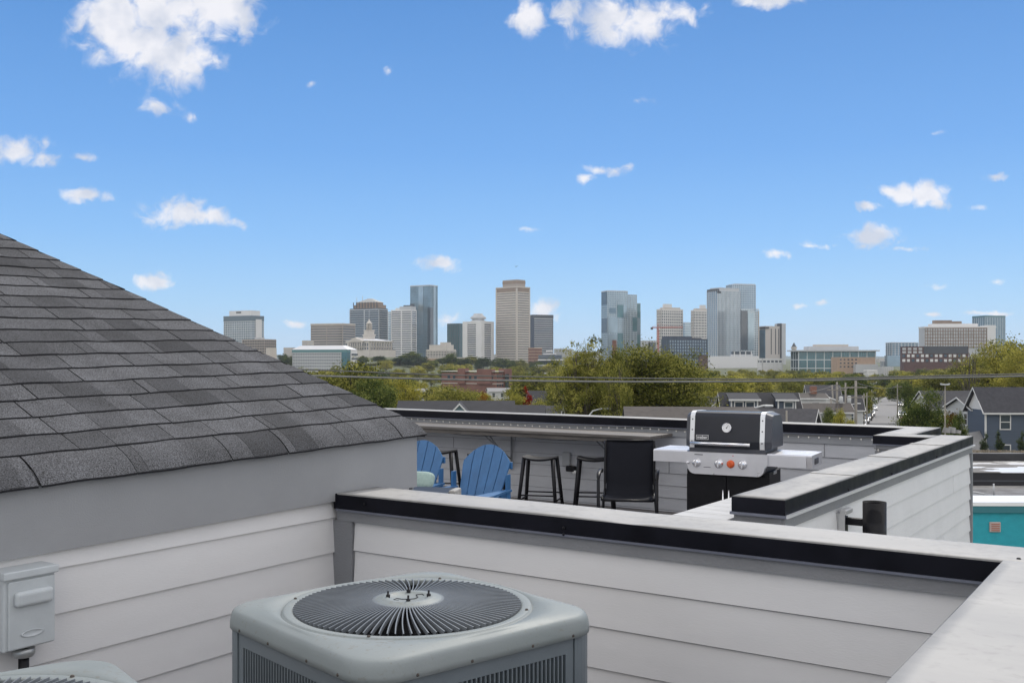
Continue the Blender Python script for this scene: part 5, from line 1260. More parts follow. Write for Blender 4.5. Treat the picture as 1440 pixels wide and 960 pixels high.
def gable(par, x0, x1, y0, y1, ze, rise, mt, wallm, axis='x', oh=.4, name='roof', barge=True):
    """gable roof; the ridge runs along axis"""
    mb = MB(); t_ = .16
    if axis == 'x':
        yc = (y0+y1)/2; k = rise/((y1-y0)/2); dz = oh*k
        pr = [(y0-oh, ze-dz), (yc, ze+rise), (y1+oh, ze-dz), (y1+oh, ze-dz+t_), (yc, ze+rise+t_), (y0-oh, ze-dz+t_)]
        mb.prof(pr, x0-oh, x1+oh); o = mb.build(name, mt, par)
        mb = MB(); mb.prof([(y0, ze-.02), (y1, ze-.02), (yc, ze+rise-.02)], x0, x1); mb.build('gable_wall', wallm, par)
        if not barge: return o
        mb = MB(); mb.prof([(y0-oh-.02, ze-dz-.03), (y0-oh-.02, ze-dz+.15), (yc, ze+rise+.15), (y1+oh+.02, ze-dz+.15), (y1+oh+.02, ze-dz-.03), (yc, ze+rise-.02)], x0-oh-.03, x0-oh+.04); mb.prof([(y0-oh-.02, ze-dz-.03), (y0-oh-.02, ze-dz+.15), (yc, ze+rise+.15), (y1+oh+.02, ze-dz+.15), (y1+oh+.02, ze-dz-.03), (yc, ze+rise-.02)], x1+oh-.04, x1+oh+.03); mb.box(x0-oh+.06, y0-oh-.06, ze-dz-.05, x1+oh-.06, y0-oh-.015, ze-dz+.14)
        mb.build('bargeboard', m_wht, o)
    else:
        xc = (x0+x1)/2; k = rise/((x1-x0)/2); dz = oh*k; M_ = Matrix(((0,1,0,0),(1,0,0,0),(0,0,1,0),(0,0,0,1)))
        pr = [(x0-oh, ze-dz), (xc, ze+rise), (x1+oh, ze-dz), (x1+oh, ze-dz+t_), (xc, ze+rise+t_), (x0-oh, ze-dz+t_)]
        mb.prof(pr, y0-oh, y1, M_); o = mb.build(name, mt, par)
        mb = MB(); mb.prof([(x0, ze-.02), (x1, ze-.02), (xc, ze+rise-.02)], y0, y1, M_); mb.build('gable_wall', wallm, par)
        mb = MB(); mb.prof([(x0-oh-.02, ze-dz-.03), (x0-oh-.02, ze-dz+.15), (xc, ze+rise+.15), (x1+oh+.02, ze-dz+.15), (x1+oh+.02, ze-dz-.03), (xc, ze+rise-.06)], y0-oh-.06, y0-oh+.05, M_); mb.build('bargeboard', m_wht, o)
    return o
def house_(label, u, vr, d, w_, l_, rise, rz, rm_, wm, axis='x', wallh=None, chim=False, wins=True, name='house', group=None, barge=True):
    """roof ridge at photo row vr above column u, at depth d"""
    p = P(u, vr, d); gz_ = ground(p.x, d); top = p.z-gz_; eh = top-rise-.16
    t = thing(name, label, 'house', (p.x, d, gz_), rz, group)
    mb = MB(); mb.box(-w_/2, -l_/2, -.5, w_/2, l_/2, eh); mb.build('wall', wm, t)
    rf = gable(t, -w_/2, w_/2, -l_/2, l_/2, eh, rise, m_shin[rm_], wm, axis, barge=barge)
    if wins and eh > 1.8:
        n_ = max(2, int(w_/3)); rows = [eh-1.9] + ([eh-4.7] if eh > 5 else [])
        for z in rows:
            for k in range(n_): win(t, -w_/2+w_*(k+.5)/n_, -l_/2-.01, z, .9, 1.3)
            for k in range(2): win(t, -w_/2-.01, -l_/2+l_*(k+.5)/2, z, .9, 1.3, 'w')
    if chim: mb = MB(); mb.box(w_*.2, -.4, eh, w_*.2+.8, .5, eh+rise+1.1); mb.build('chimney', m_hbrick, rf)
    return t, eh
# dark roofed grey-blue house with two white gables, just past the parapet
t, eh = house_('long dark roofed house with two white trimmed grey blue gables behind the far parapet', 642, 563, 62, 6.4, 6.5, 1.3, R(2), 2, m_teal, barge=False)
def front_gable(t, xc, w_, y, ze, rise, wm, rm_, dep=3, vent=True):
    M_ = Matrix(((0,1,0,0),(1,0,0,0),(0,0,1,0),(0,0,0,1))); h = w_/2
    mb = MB(); mb.prof([(xc-h,ze),(xc+h,ze),(xc,ze+rise)], y, y+dep, M_); mb.box(xc-h,y,ze-3,xc+h,y+dep,ze); mb.build('gable_wall', wm, t)
    mb = MB(); k = rise/h; o = .22; mb.prof([(xc-h-o,ze-o*k),(xc,ze+rise),(xc+h+o,ze-o*k),(xc+h+o,ze-o*k+.12),(xc,ze+rise+.12),(xc-h-o,ze-o*k+.12)], y-.18, y+dep, M_); r_ = mb.build('roof', m_shin[rm_], t)
    mb = MB(); mb.prof([(xc-h-o-.03,ze-o*k-.04),(xc,ze+rise-.01),(xc+h+o+.03,ze-o*k-.04),(xc+h+o+.03,ze-o*k+.08),(xc,ze+rise+.11),(xc-h-o-.03,ze-o*k+.08)], y-.22, y-.17, M_); mb.build('bargeboard', m_wht, r_)
    if vent:
        mb = MB(); mb.lathe([(.10,0),(.17,0),(.17,.04),(.10,.04)], 18, Matrix.Translation((xc,y-.02,ze+rise*.42)) @ Matrix.Rotation(R(90),4,'X') @ Matrix.Diagonal((.8,1.2,1,1))); mb.build('gable_vent', m_wht, t)
s_ = 62/F
front_gable(t, (647.5-642)*s_, 2.0, -3.6, eh+.30, 1.05, m_teal, 2)
t, eh = house_('lower dark roofed house with one small white gable, right of the two gabled roof', 705, 569, 66, 5.0, 5, 1.1, R(-3), 2, m_teal, barge=False)
front_gable(t, .45, 1.3, -3.0, eh+.25, .85, m_teal, 2, vent=False)
house_('long low grey brown roof behind the grill and the large olive tree', 968, 571.5, 70, 8.2, 7, 1.3, R(-4), 1, m_pale, barge=False)
house_('grey brown gable wing at the right end of the long low roof', 1040, 574, 66, 4.2, 6, 1.0, R(-30), 1, m_wht, axis='y')
# navy house with dormers
t, eh = house_('navy two storey house with white trimmed dormers behind the grill lid', 1066, 551.5, 118, 8.5, 8, 2.6, R(-6), 2, m_dkh, chim=False)
for xc in (-2.1, 2.6):
    wd = 2.9 if xc < 0 else 1.9
    mb = MB(); mb.box(xc-wd/2, -4.3, eh-.6, xc+wd/2, -1, eh+2.0); mb.build('dormer_wall', m_navh, t)
    mb = MB(); mb.prof([(-4.7,eh+2.0),(-4.7,eh+2.12),(-1.2,eh+2.72),(-1.0,eh+2.5)], xc-wd/2-.3, xc+wd/2+.3); dr = mb.build('dormer_roof', m_shin[2], t)
    mb = MB(); mb.box(xc-wd/2-.35,-4.78,eh+1.93,xc+wd/2+.35,-4.69,eh+2.13); mb.build('bargeboard', m_wht, dr)
    for q in ((-.62,.62) if xc < 0 else (0.2,)): win(t, xc+q, -4.31, eh+.6, .85, 1.15)
    for q in (-1,1): mb = MB(); mb.box(xc+q*wd/2-.08,-4.36,eh-.5,xc+q*wd/2+.08,-4.30,eh+1.92); mb.build('corner_board', m_wht, t)
t, eh = house_('small grey shed roof in front of the navy dormered house', 1103, 574, 96, 5.5, 5, 1.5, R(-25), 0, m_pale)
house_('white walled house with brown roof and brick chimney left of the utility poles', 1128, 552.5, 140, 5.6, 4, .5, R(-5), 1, m_wht, chim=True)
house_('low house with wide brown hipped porch roof in front of the brick chimney', 1141, 566.5, 128, 9, 4, .85, R(-5), 1, m_pale)
house_('small brown pyramid roofed cottage by the utility poles', 1150, 555.5, 150, 5.6, 5.2, 1.0, R(8), 1, m_wht, axis='y')
house_('dark roofed cottage far back left of the utility poles', 1175, 555, 175, 8, 7, 2.2, R(-10), 2, m_pale)
house_('grey roofed white cottage among trees above the brown roofs', 1156, 541, 230, 7, 7, 2.4, R(-10), 0, m_wht)
house_('pale cottage peeking between trees right of the large olive tree', 1004, 557, 190, 7, 7, 2.4, R(25), 0, m_pale)
house_('grey gabled cottage right of the large olive tree', 1018, 562, 165, 6, 6, 2.0, R(-25), 0, m_wht, axis='y')
house_('dark roof just left of the navy dormered house', 1000, 546, 250, 9, 8, 2.2, R(8), 2, m_pale)
house_('white walled house with dark roof behind the thin leaved tree', 782, 549, 190, 10, 8, 2.4, R(5), 2, m_wht)
house_('low dark roofed shed between the gabled roofs and the thin leaved tree', 733, 570, 88, 6.5, 5, 1.1, R(-8), 0, m_pale)
house_('grey roofed cottage beyond the light pole on the right', 1341, 549, 180, 12, 8, 2.8, R(4), 0, m_wht)
house_('white roofed low building beyond the left hand trees', 592, 546, 330, 22, 12, 1.0, R(10), 3, m_wht)
house_('pale roofed low building beyond the red brick factory', 745, 545, 360, 30, 12, 1.0, R(6), 3, m_wht)
house_('narrow dark annex left of the blue house', 1375, 558, 124, 4.4, 8, 1.2, R(-3), 2, m_pale)
# blue two storey house on the right
d = 116.; pz = P(1386, 576.5, d); t = thing('house', 'blue two storey house with white trimmed windows and grey porch roof, far right', 'house', (pz.x, d, 0), R(-3)); eh = pz.z
mb = MB(); mb.box(0,0,-.3,12,5.2,eh); mb.build('wall', m_navh, t)
gable(t, 0, 12, 0, 5.2, eh, 2.45, m_shin[0], m_wht, 'x', .45)
for x in (2.2, 7.4, 10.2):
    for z in (eh-2.15, eh-5.6): win(t, x, -.01, z, 1.05, 1.55)
for x in (0.0, 12): mb = MB(); mb.box(x-.1,-.05,-.3,x+.1,.06,eh-.05); mb.build('corner_board', m_wht, t)
mb = MB(); mb.box(-5.6,-.5,-.3,-.11,4,eh-4.6); mb.build('wing_wall', m_navh, t)
mb = MB(); zz_ = eh-4.6
va = [mb.bm.verts.new(p) for p in ((-7.0,-1.3,zz_),(-.02,-1.3,zz_),(-.02,4.3,zz_+.1),(-7.0,4.3,zz_))]; r1, r2 = mb.bm.verts.new((-3.4,1.6,zz_+1.5)), mb.bm.verts.new((-.02,1.6,zz_+2.1))
mb._f([va[0],va[1],r2,r1]); mb._f([va[2],va[3],r1,r2]); mb._f([va[3],va[0],r1]); mb._f([va[1],va[2],r2]); mb.build('porch_roof', m_shin[3], t)
mb = MB(); mb.box(-7.05,-1.38,zz_-.22,-.02,-1.29,zz_+.04); mb.build('porch_fascia', m_wht, t); win(t, -3.6, -.52, zz_-2.0, 1.1, 1.4)
# wooden fence
t = thing('picket_fence', 'weathered wooden board fence in front of the blue house', 'fence', (0,0,0), 0)
mb = MB(); rf = random.Random(3)
for i in range(170):
    x = 48+i*.17; y = 109-.02*i; h = 1.85+rf.uniform(-.04,.04); mb.box(x, y, 0, x+.14, y+.03, h)
mb.build('boards', mat('fence_wood', (.30,.25,.19), .85, scale=3, col2=(.17,.145,.12)), t)
mb = MB(); mb.box(48,109.04,.5,77,105.9,.52); 
for i in range(13):
    mb = MB(); x = 48+i*2.4; mb.box(x,109.1-.28*i,0,x+.1,109.2-.28*i,1.8); mb.build('post', MATS['fence_wood'], t)

# ================================================================== flat roofed teal building and its neighbour
m_tealw = mat('teal_painted_brick', (.015,.30,.37), .65, var=.08, scale=4, bump=.3, bscale=12)
def pond_mat():
    m = bpy.data.materials.new('wet_membrane_sky_sheen'); m.use_nodes = True; nt = m.node_tree; n = nt.nodes; l = nt.links; b = n['Principled BSDF']
    tc = n.new('ShaderNodeTexCoord'); mp = n.new('ShaderNodeMapping'); mp.inputs['Scale'].default_value = (.16,.30,1); l.new(tc.outputs['Object'], mp.inputs[0])
    no = n.new('ShaderNodeTexNoise'); no.inputs['Scale'].default_value = 1.6; no.inputs['Detail'].default_value = 5; l.new(mp.outputs[0], no.inputs['Vector'])
    mr = n.new('ShaderNodeMapRange'); mr.inputs['From Min'].default_value = .545; mr.inputs['From Max'].default_value = .56; l.new(no.outputs['Fac'], mr.inputs['Value'])
    mx = n.new('ShaderNodeMix'); mx.data_type = 'FLOAT'; mx.inputs['A'].default_value = .85; mx.inputs['B'].default_value = .3; l.new(mr.outputs[0], mx.inputs['Factor']); l.new(mx.outputs['Result'], b.inputs['Roughness'])
    mc = n.new('ShaderNodeMix'); mc.data_type = 'RGBA'; mc.inputs['A'].default_value = (.13,.125,.12,1); mc.inputs['B'].default_value = (.62,.62,.62,1); l.new(mr.outputs[0], mc.inputs['Factor']); l.new(mc.outputs['Result'], b.inputs['Base Color'])  # puddles given a pale colour in place of the bright sky they reflect
    ms_ = n.new('ShaderNodeMix'); ms_.data_type = 'FLOAT'; ms_.inputs['A'].default_value = .4; ms_.inputs['B'].default_value = 1.; l.new(mr.outputs[0], ms_.inputs['Factor']); l.new(ms_.outputs['Result'], b.inputs['Specular IOR Level'])
    return m
m_pond = pond_mat(); m_memb = mat('black_membrane', (.018,.018,.022), .6, var=.5, scale=.9, rvar=.2)
d = 34.; x0 = (1352-U0)/F*d; zt = CZ-198/F*d
t = thing('flat_roof_building', 'teal painted building with white edged wet flat roof at the right', 'building', (x0, d, 0), R(-1))
mb = MB(); mb.box(0,0,-.2,9,6.5,zt-.35); mb.build('wall', m_tealw, t)
mb = MB(); mb.box(-.1,-.12,zt-.13,9.1,1.6,zt); mb.build('parapet_cap', mat('wet_cap_cloud_glare', (.80,.80,.81), .3, scale=1.1, stretch=(.5,1.5,1), col2=(.70,.71,.72)), t)  # reflection of bright cloud put into the cap as white colour
mb = MB(); mb.box(-.1,-.10,zt-.36,9.1,.2,zt-.131); mb.build('gutter_board', mat('dark_teal_board', (.03,.16,.19), .6), t)  # gutter board in a darker teal than the wall
mb = MB(); mb.box(0,1.6,zt-.34,9,6.5,zt-.22); mb.build('roof', m_memb, t)
mb = MB(); mb.bbox(.93,-.06,zt-1.02,1.30,.02,zt-.68,.02); vt_ = mb.build('vent', mat('vent_plaster', (.42,.34,.32), .8), t)
mb = MB(); 
for k in range(4): mb.box(.98,-.075,zt-.97+k*.07,1.25,-.058,zt-.94+k*.07)
mb.build('grille', mat('vent_rust', (.35,.14,.10), .8), vt_)
mb = MB(); mb.tube([(2.55,3.2,zt-.25),(2.55,3.2,zt+.22)], .03, 8); mb.tube([(1.8,4.2,zt-.2),(2.2,4.0,zt-.2),(2.35,3.4,zt-.2)], .03, 8); mb.build('roof_pipe', m_lgrey, t)
d2 = 40.6; zt2 = CZ-157.5/F*d2; x2 = (1352-U0)/F*d2
t = thing('flat_roof_building', 'black walled building with grey puddled flat roof behind the teal one', 'building', (x2, d2, 0), R(-1))
mb = MB(); mb.box(-1,0,-.2,12,5.5,zt2-.002); mb.build('wall', m_memb, t)
mb = MB(); mb.box(-1,-.05,zt2,12,4.6,zt2+.03); mb.build('roof', m_pond, t)
mb = MB(); mb.box(-1,4.61,zt2-.1,12,4.95,zt2+.36); mb.build('parapet', m_memb, t)
mb = MB(); 
for x in (2.6,6.4): mb.box(x,-.03,zt2-1.2,x+.12,.0,zt2-.03)
mb.box(-1,-.02,zt2-.35,12,-.001,zt2-.3); mb.build('seam_batten', m_dgrey, t)

# ================================================================== overhead cables, poles, lamps
def cable(name, lab, pts, d, r_, m_):
    # drawn between sagging points in the world at depth d
    Q = []
    for i in range(len(pts)-1):
        for k in range(8): t_ = k/8; u = pts[i][0]+(pts[i+1][0]-pts[i][0])*t_; Q.append(u)
    Q.append(pts[-1][0])
    def yv(u):     # Catmull-Rom through the points
        for i in range(len(pts)-1):
            if u <= pts[i+1][0]+1e-6:
                p0, p1_, p2_, p3 = pts[max(i-1,0)], pts[i], pts[i+1], pts[min(i+2,len(pts)-1)]; t_ = (u-p1_[0])/(p2_[0]-p1_[0])
                return .5*((2*p1_[1])+(-p0[1]+p2_[1])*t_+(2*p0[1]-5*p1_[1]+4*p2_[1]-p3[1])*t_*t_+(-p0[1]+3*p1_[1]-3*p2_[1]+p3[1])*t_**3)
        return pts[-1][1]
    mb = MB(); mb.tube([P(u, yv(u), d) for u in Q], r_, 6); return tag(mb.build(name, m_), lab, 'cable', 'overhead cables')
m_cab = mat('grey_cable', (.16,.16,.155), .6, var=.2, scale=6); m_cab2 = mat('dark_cable', (.10,.10,.095), .6)
cable('overhead_cable', 'thin upper overhead cable crossing in front of the trees', [(330,516),(430,519.8),(620,526.7),(760,529.8),(900,531.8),(1100,533),(1250,529.6),(1440,525.5),(1600,521)], 24, .017, m_cab2)
cable('overhead_cable', 'thick pale lower overhead cable crossing in front of the trees', [(330,523),(437,528),(620,533),(760,535.5),(900,536.6),(1100,535.6),(1250,532.2),(1440,528.6),(1600,525)], 24, .026, m_cab)
m_pole = mat('weathered_pole', (.24,.22,.19), .85, var=.2, scale=1.5, stretch=(3,3,.3)); m_tr = mat('transformer_grey', (.45,.46,.46), .5)
def pole(u, vt, d, r_=.15, arms=(), tr=0, name='utility_pole', lab='', lean=0):
    p = P(u, vt, d); gz_ = ground(p.x, d); t = thing(name, lab, 'utility pole', (p.x, d, gz_), R(-20), 'utility poles by the street'); H = p.z-gz_
    mb = MB(); mb.tube([(lean,0,-.3),(0,0,H)], [r_*1.0, r_*.62], 8); mb.build('shaft', m_pole, t)
    for (dz, w_) in arms: mb = MB(); mb.box(-w_/2,-.16,H-dz-.06,w_/2,-.06,H-dz+.06); mb.build('crossarm', m_pole, t)
    for k in range(tr): mb = MB(); mb.lathe([(0,.5),(.2,.48),(.27,.4),(.27,-.4),(.22,-.46),(0,-.46)], 14, Matrix.Translation((.48-.96*k,0,H-2.3))); mb.build('transformer', m_tr, t)
    return t
for i, a in enumerate(((1170,541,150,.16,(),0,'leaning bare pole left of the transformer poles',.5),(1177,537,128,.2,((1.0,2.4),),1,'utility pole with a grey transformer and one crossarm',0),(1189,538,138,.17,((.7,2.2),),1,'second transformer pole with a hanging white canister',0),(1203.5,535,120,.22,((.8,2.6),(2.0,2.2)),0,'stoutest utility pole with two crossarms',0),(1215,553,175,.14,((.5,1.8),),0,'thin short pole right of the stoutest one',0),(1219,552,182,.13,(),0,'bare thin pole beside the short crossarm pole',0),(1209.5,555,200,.13,((.5,1.6),),0,'small pole far down the left side of the street',0),(1226,548,230,.14,((.6,2.0),),0,'pole at the left kerb beyond the parked cars',0),(1262,540,250,.15,((.6,2.2),),0,'pole at the right kerb before the dense tree',0),(1168,560,132,.15,(),0,'low leaning stub pole beside the brown porch roof',.8),(1106,577,90,.13,(),0,'short pole beside the grill lid',0),(798.5,555,110,.13,((.4,1.2),),0,'grey pole below the thin leaved tree',0),(843,557,100,.12,(),0,'bare pole in front of the large olive tree',0))):
    t = pole(a[0], a[1], a[2], a[3], a[4], a[5], lab=a[6], lean=a[7])
t = pole(1329, 540, 62, .045, (), 0, 'light_pole', 'slim grey light pole in front of the dense round tree')
mb = MB(); H = P(1329,540,62).z; mb.box(-.25,-.08,H-.06,.25,.08,H+.02); mb.box(-.28,-.1,H-.02,-.16,.1,H+.05); mb.box(.16,-.1,H-.02,.28,.1,H+.05); mb.build('lamp_head', m_tr, t); t['category'] = 'light pole'; del t['group']
def street_lamp(u, v, d, lab, s=1):
    p = P(u, v, d); gz_ = ground(p.x, d); t = thing('street_lamp', lab, 'street lamp', (p.x, d, gz_), 0, 'curved arm street lamps'); H = p.z-gz_
    mb = MB(); mb.tube([(-1.9*s,0,-.2),(-1.9*s,0,H-1.4),(-1.7*s,0,H-.8),(-1.2*s,0,H-.2),(-.4*s,0,H),(0,0,H)], .06, 8); mb.build('pole', m_tr, t)
    mb = MB(); mb.bbox(-.35*s if s > 0 else -.25,-.14,H-.09,.25 if s > 0 else .35,.14,H+.05,.04); mb.build('lamp_head', m_tr, t)
street_lamp(1082, 570, 70, 'curved street lamp rising behind the grill lid'); street_lamp(855, 574, 80, 'curved street lamp below the large olive tree', -1 if 0 else 1); street_lamp(1208, 567, 150, 'small curved street lamp among the utility poles')
# service wires between the poles, small roof vents
def span(a, b, da, db, lab, r_=.035):
    p, q = P(*a, da), P(*b, db); mb = MB(); mb.tube([p+(q-p)*k/14-Vector((0,0,1.2*4*(k/14)*(1-k/14)*.5)) for k in range(15)], r_, 4); tag(mb.build('service_wire', m_cab2), lab, 'wire', 'service wires')
span((1203.5,538), (1262,543), 120, 250, 'service wire from the stoutest pole to the right kerb pole'); span((1177,540), (1082,552), 128, 118, 'service wire from the transformer pole to the navy house'); span((1177,541), (1203.5,538), 128, 120, 'service wire between the transformer pole and the stoutest pole')
# bird
t = MB(); p = Vector((0,0,0)); t.tube([(-.35,0,0),(-.1,0,.02),(.2,0,.01),(.32,0,.05)], [.03,.09,.07,.02], 6)
t.poly([(-.1,0,.05),(.12,0,.05),(.15,.45,.30),(0,.8,.42),(-.05,.4,.28)]); t.poly([(-.1,0,.05),(.12,0,.05),(.15,-.45,.30),(0,-.8,.42),(-.05,-.4,.28)])
o = t.build('bird', m_dgrey); o.location = P(725.5, 375, 320); o.rotation_euler = (R(10),R(10),R(60)); tag(o, 'small dark bird flying above the tallest tan tower', 'bird')

# ================================================================== cars on the street
m_car = {'white': mat('white_car_paint', (.62,.62,.62), .25), 'silver': mat('silver_car_paint', (.35,.36,.37), .25, metal=.5), 'black': mat('black_car_paint', (.02,.02,.024), .25), 'red': mat('dark_red_car_paint', (.20,.03,.03), .25), 'grey': mat('grey_car_paint', (.10,.11,.12), .25)}
m_tyre = mat('tyre_rubber', (.02,.02,.02), .9); m_rim = mat('rim_silver', (.4,.4,.4), .3, metal=.7); m_lampw = mat('headlight_glass', (.7,.7,.7), .15)
def car(col, lab, x, y, rz):
    t = thing('parked_car', lab, 'car', (x, y, ground(x, y)+.16), rz, 'cars parked along the street')
    mb = MB(); mb.prof([(-2.25,.30),(-2.28,.62),(-2.1,.78),(-1.15,.92),(-.45,1.40),(.95,1.44),(1.65,1.0),(2.2,.93),(2.26,.6),(2.2,.30)], -.88, .88)
    bmesh.ops.bevel(mb.bm, geom=list(mb.bm.edges), offset=.07, segments=2, affect='EDGES'); mb.build('body', m_car[col], t)
    mb = MB(); mb.prof([(-1.12,.96),(-.50,1.36),(-.46,1.38),(-.42,1.34),(-1.0,.94)], -.74, .74); mb.build('windscreen', m_glassd, t)
    mb = MB(); mb.prof([(1.0,1.39),(1.62,1.02),(1.5,.99),(.95,1.34)], -.72, .72); mb.build('rear_window', m_glassd, t)
    for s in (-1,1): mb = MB(); mb.prof([(-.9,.98),(-.4,1.32),(.9,1.34),(1.35,1.0)], s*.80-.09, s*.80+.09) ; mb.build('side_window', m_glassd, t)
    for s in (-1,1):
        mb = MB(); mb.bbox(s*.62-.18,-2.31,.60,s*.62+.18,-2.2,.74,.03); mb.build('headlight', m_lampw, t)
        for y_ in (-1.4,1.4):
            mb = MB(); mb.lathe([(.0,.0),(.33,.0),(.34,.03),(.34,.19),(.33,.22),(0,.22)], 16, Matrix.Translation((s*.87-.11,y_,.33)) @ Matrix.Rotation(R(90),4,'Y')); wh = mb.build('wheel', m_tyre, t)
            mb = MB(); mb.lathe([(0,0),(.20,0),(.20,.02),(0,.02)], 12, Matrix.Translation((s*.985-.01,y_,.33)) @ Matrix.Rotation(R(90),4,'Y')); mb.build('rim', m_rim, wh)
rang = -math.atan2(.38, 1.)
def onroad(y, off): 
    x = 72.5+.38*(y-196); k = math.hypot(.38,1); return x+off/k, y-off*.38/k
for (col, y, off, lab) in (('white',180,-3.6,'white car nearest on the left kerb, hood just above the parapet'),('silver',205,-3.8,'silver car second on the left kerb'),('grey',226,-3.8,'grey car third on the left kerb'),('white',262,-3.7,'small white car far on the left kerb'),
    ('red',205,3.8,'dark red car on the right kerb beside the dense tree'),('black',222,3.8,'black car behind the dark red one on the right kerb'),('silver',252,3.8,'silver car far on the right kerb'),('white',300,-3.7,'farthest white car on the left kerb'),('black',330,3.8,'farthest black car on the right kerb'),('black',243,-3.8,'black car between the grey and the small white one')):
    x, y = onroad(y, off); car(col, lab, x, y, rang)

# ================================================================== trees
import numpy as np
LM = {'olive': leaf_mat('olive_leaves', (.036,.046,.013), (.165,.172,.040), (.38,.35,.09)),
      'green': leaf_mat('green_leaves', (.022,.038,.014), (.08,.11,.032), (.23,.25,.07)),
      'yellow': leaf_mat('yellow_green_leaves', (.08,.09,.02), (.27,.26,.05), (.50,.44,.095)),
      'dark': leaf_mat('dark_green_leaves', (.016,.028,.018), (.048,.070,.036), (.12,.145,.07)),
      'rust': leaf_mat('rust_leaves', (.09,.06,.020), (.19,.11,.022), (.34,.17,.03)),
      'red': leaf_mat('red_leaves', (.14,.012,.010), (.28,.02,.015), (.42,.035,.02))}
m_bark = mat('bark', (.075,.062,.050), .9, var=.25, scale=3, stretch=(3,3,.5), bump=.4, bscale=8)
def crown_mesh(seed, H, W, base, nl, leaf, nlobe=9, spread=.16, airy=0., top=1.0, dome=False):
    """crown of many leaf sized faces grouped in clumps on the lobes of an uneven envelope; returns mesh data and lobe centres"""
    r = np.random.RandomState(seed); hC = (H-base)/2; zc = base+hC
    L = []
    for i in range(nlobe):
        a = 2*math.pi*(i*.382)+r.uniform(-.4,.4); k = (i+.5)/nlobe; z = -0.75+1.55*k+r.uniform(-.12,.12)
        rad = math.sqrt(max(.05, 1-min(.98, abs(z)*.95)**2))*r.uniform(.42,.68)*W/2
        if dome: z = -.5+1.30*k**.72; rad = math.sqrt(max(.10, 1-(max(0, z)/.98)**2))*.70*W/2*(1 if i % 3 else .45)
        L.append((rad*math.cos(a), rad*math.sin(a), zc+z*hC*.74*top, r.uniform(.30,.44)*W/2*(1.1-.25*k), r.uniform(.26,.40)*hC))
    L.append((0, 0, zc, W*.30, hC*.62)); L = np.array(L)
    L[-2, 2] = H-L[-2, 4]*1.0 if not dome else L[-2, 2]
    nc = max(30, nl//38)
    li = r.choice(len(L), nc, p=(L[:,3]**2)/np.sum(L[:,3]**2)); v = r.normal(size=(nc,3)); v /= np.linalg.norm(v, axis=1)[:,None]; v[:,2] = np.where(v[:,2] < -.35, -v[:,2]*.6, v[:,2])
    rr_ = r.uniform(.72,1.12,nc)[:,None]
    cc = L[li,:3]+v*rr_*np.stack([L[li,3],L[li,3],L[li,4]],1)
    keep = r.rand(nc) > airy; cc = cc[keep]; v = v[keep]; nc = len(cc)
    ct = np.clip(r.normal(.5,.30,nc),0,1); cs = r.uniform(.6,1.35,nc)*spread*W*.32
    ci = r.randint(0, nc, nl); off = r.normal(size=(nl,3))*cs[ci][:,None]*np.array([1,1,.62])
    c = cc[ci]+off
    nrm = v[ci]*.8+r.normal(size=(nl,3))*.75+np.array([0,0,.25]); nrm /= np.linalg.norm(nrm, axis=1)[:,None]
    t1 = np.cross(nrm, r.normal(size=(nl,3))); t1 /= np.linalg.norm(t1, axis=1)[:,None]+1e-9; t2 = np.cross(nrm, t1)
    sz = (leaf*r.uniform(.55,1.35,nl))[:,None]
    V = np.stack([c-t1*sz, c+t2*sz*.55, c+t1*sz, c-t2*sz*.55], 1).reshape(-1,3)
    me = bpy.data.meshes.new('crown'); me.vertices.add(len(V)); me.vertices.foreach_set('co', V.astype(np.float32).ravel())
    me.loops.add(nl*4); me.loops.foreach_set('vertex_index', np.arange(nl*4, dtype=np.int32)); me.polygons.add(nl)
    me.polygons.foreach_set('loop_start', np.arange(0, nl*4, 4, dtype=np.int32)); me.polygons.foreach_set('loop_total', np.full(nl, 4, dtype=np.int32))
    me.update(calc_edges=True)
    at = me.attributes.new('tone', 'FLOAT', 'FACE'); at.data.foreach_set('value', np.clip(ct[ci]+r.normal(0,.12,nl),0,1).astype(np.float32))
    return me, L
def trunk_obj(L, H, base, W, parent, seed, tr=None, multi=1):
    r = random.Random(seed); mb = MB(); tr = tr or .018*H+.05
    for m_ in range(multi):
        a = m_*2.1+seed; fx, fy = (math.cos(a)*W*.05*(multi > 1), math.sin(a)*W*.05*(multi > 1)); tx, ty = fx*3.2, fy*3.2
        p0 = Vector((fx, fy, -.4)); p1_ = Vector((fx+r.uniform(-.1,.1), fy, base*.5)); p2_ = Vector((tx*.6, ty*.6, base)); p3 = Vector((tx, ty, base+(H-base)*.5)); p4 = Vector((tx*1.1, ty*1.1, base+(H-base)*.85))
        mb.tube([p0, p1_, p2_, p3, p4], [tr*1.3, tr, tr*.85, tr*.5, tr*.12], 7)
        for i, l_ in enumerate(L):
            if i % multi != m_: continue
            q = Vector(l_[:3]); s_ = p2_.lerp(p4, r.uniform(.0,.45)); md = s_.lerp(q, .55)+Vector((0,0,-.03*H)); mb.tube([s_, md, q+Vector((0,0,l_[4]*.4))], [tr*.42, tr*.28, tr*.07], 5)
            for k in range(3):
                e = q+Vector((r.uniform(-1,1)*l_[3]*.8, r.uniform(-1,1)*l_[3]*.8, r.uniform(-.2,.9)*l_[4])); mb.tube([md.lerp(q,.5), e], [tr*.2, tr*.04], 4)
    return mb.build('trunk', m_bark, parent)
KINDS_ = {}
def tree_kind(key, seed, H, W, base, nl, leaf, lm, **k):
    multi = k.pop('multi', 1); me, L = crown_mesh(seed, H, W, base, nl, leaf, **k); me.materials.append(LM[lm])
    root = thing('tree', 'x', 'tree'); o = bpy.data.objects.new('crown', me); C.objects.link(o); o.parent = root
    trunk_obj(L, H, base, W, root, seed, multi=multi); KINDS_[key] = (root, H, W, [False])
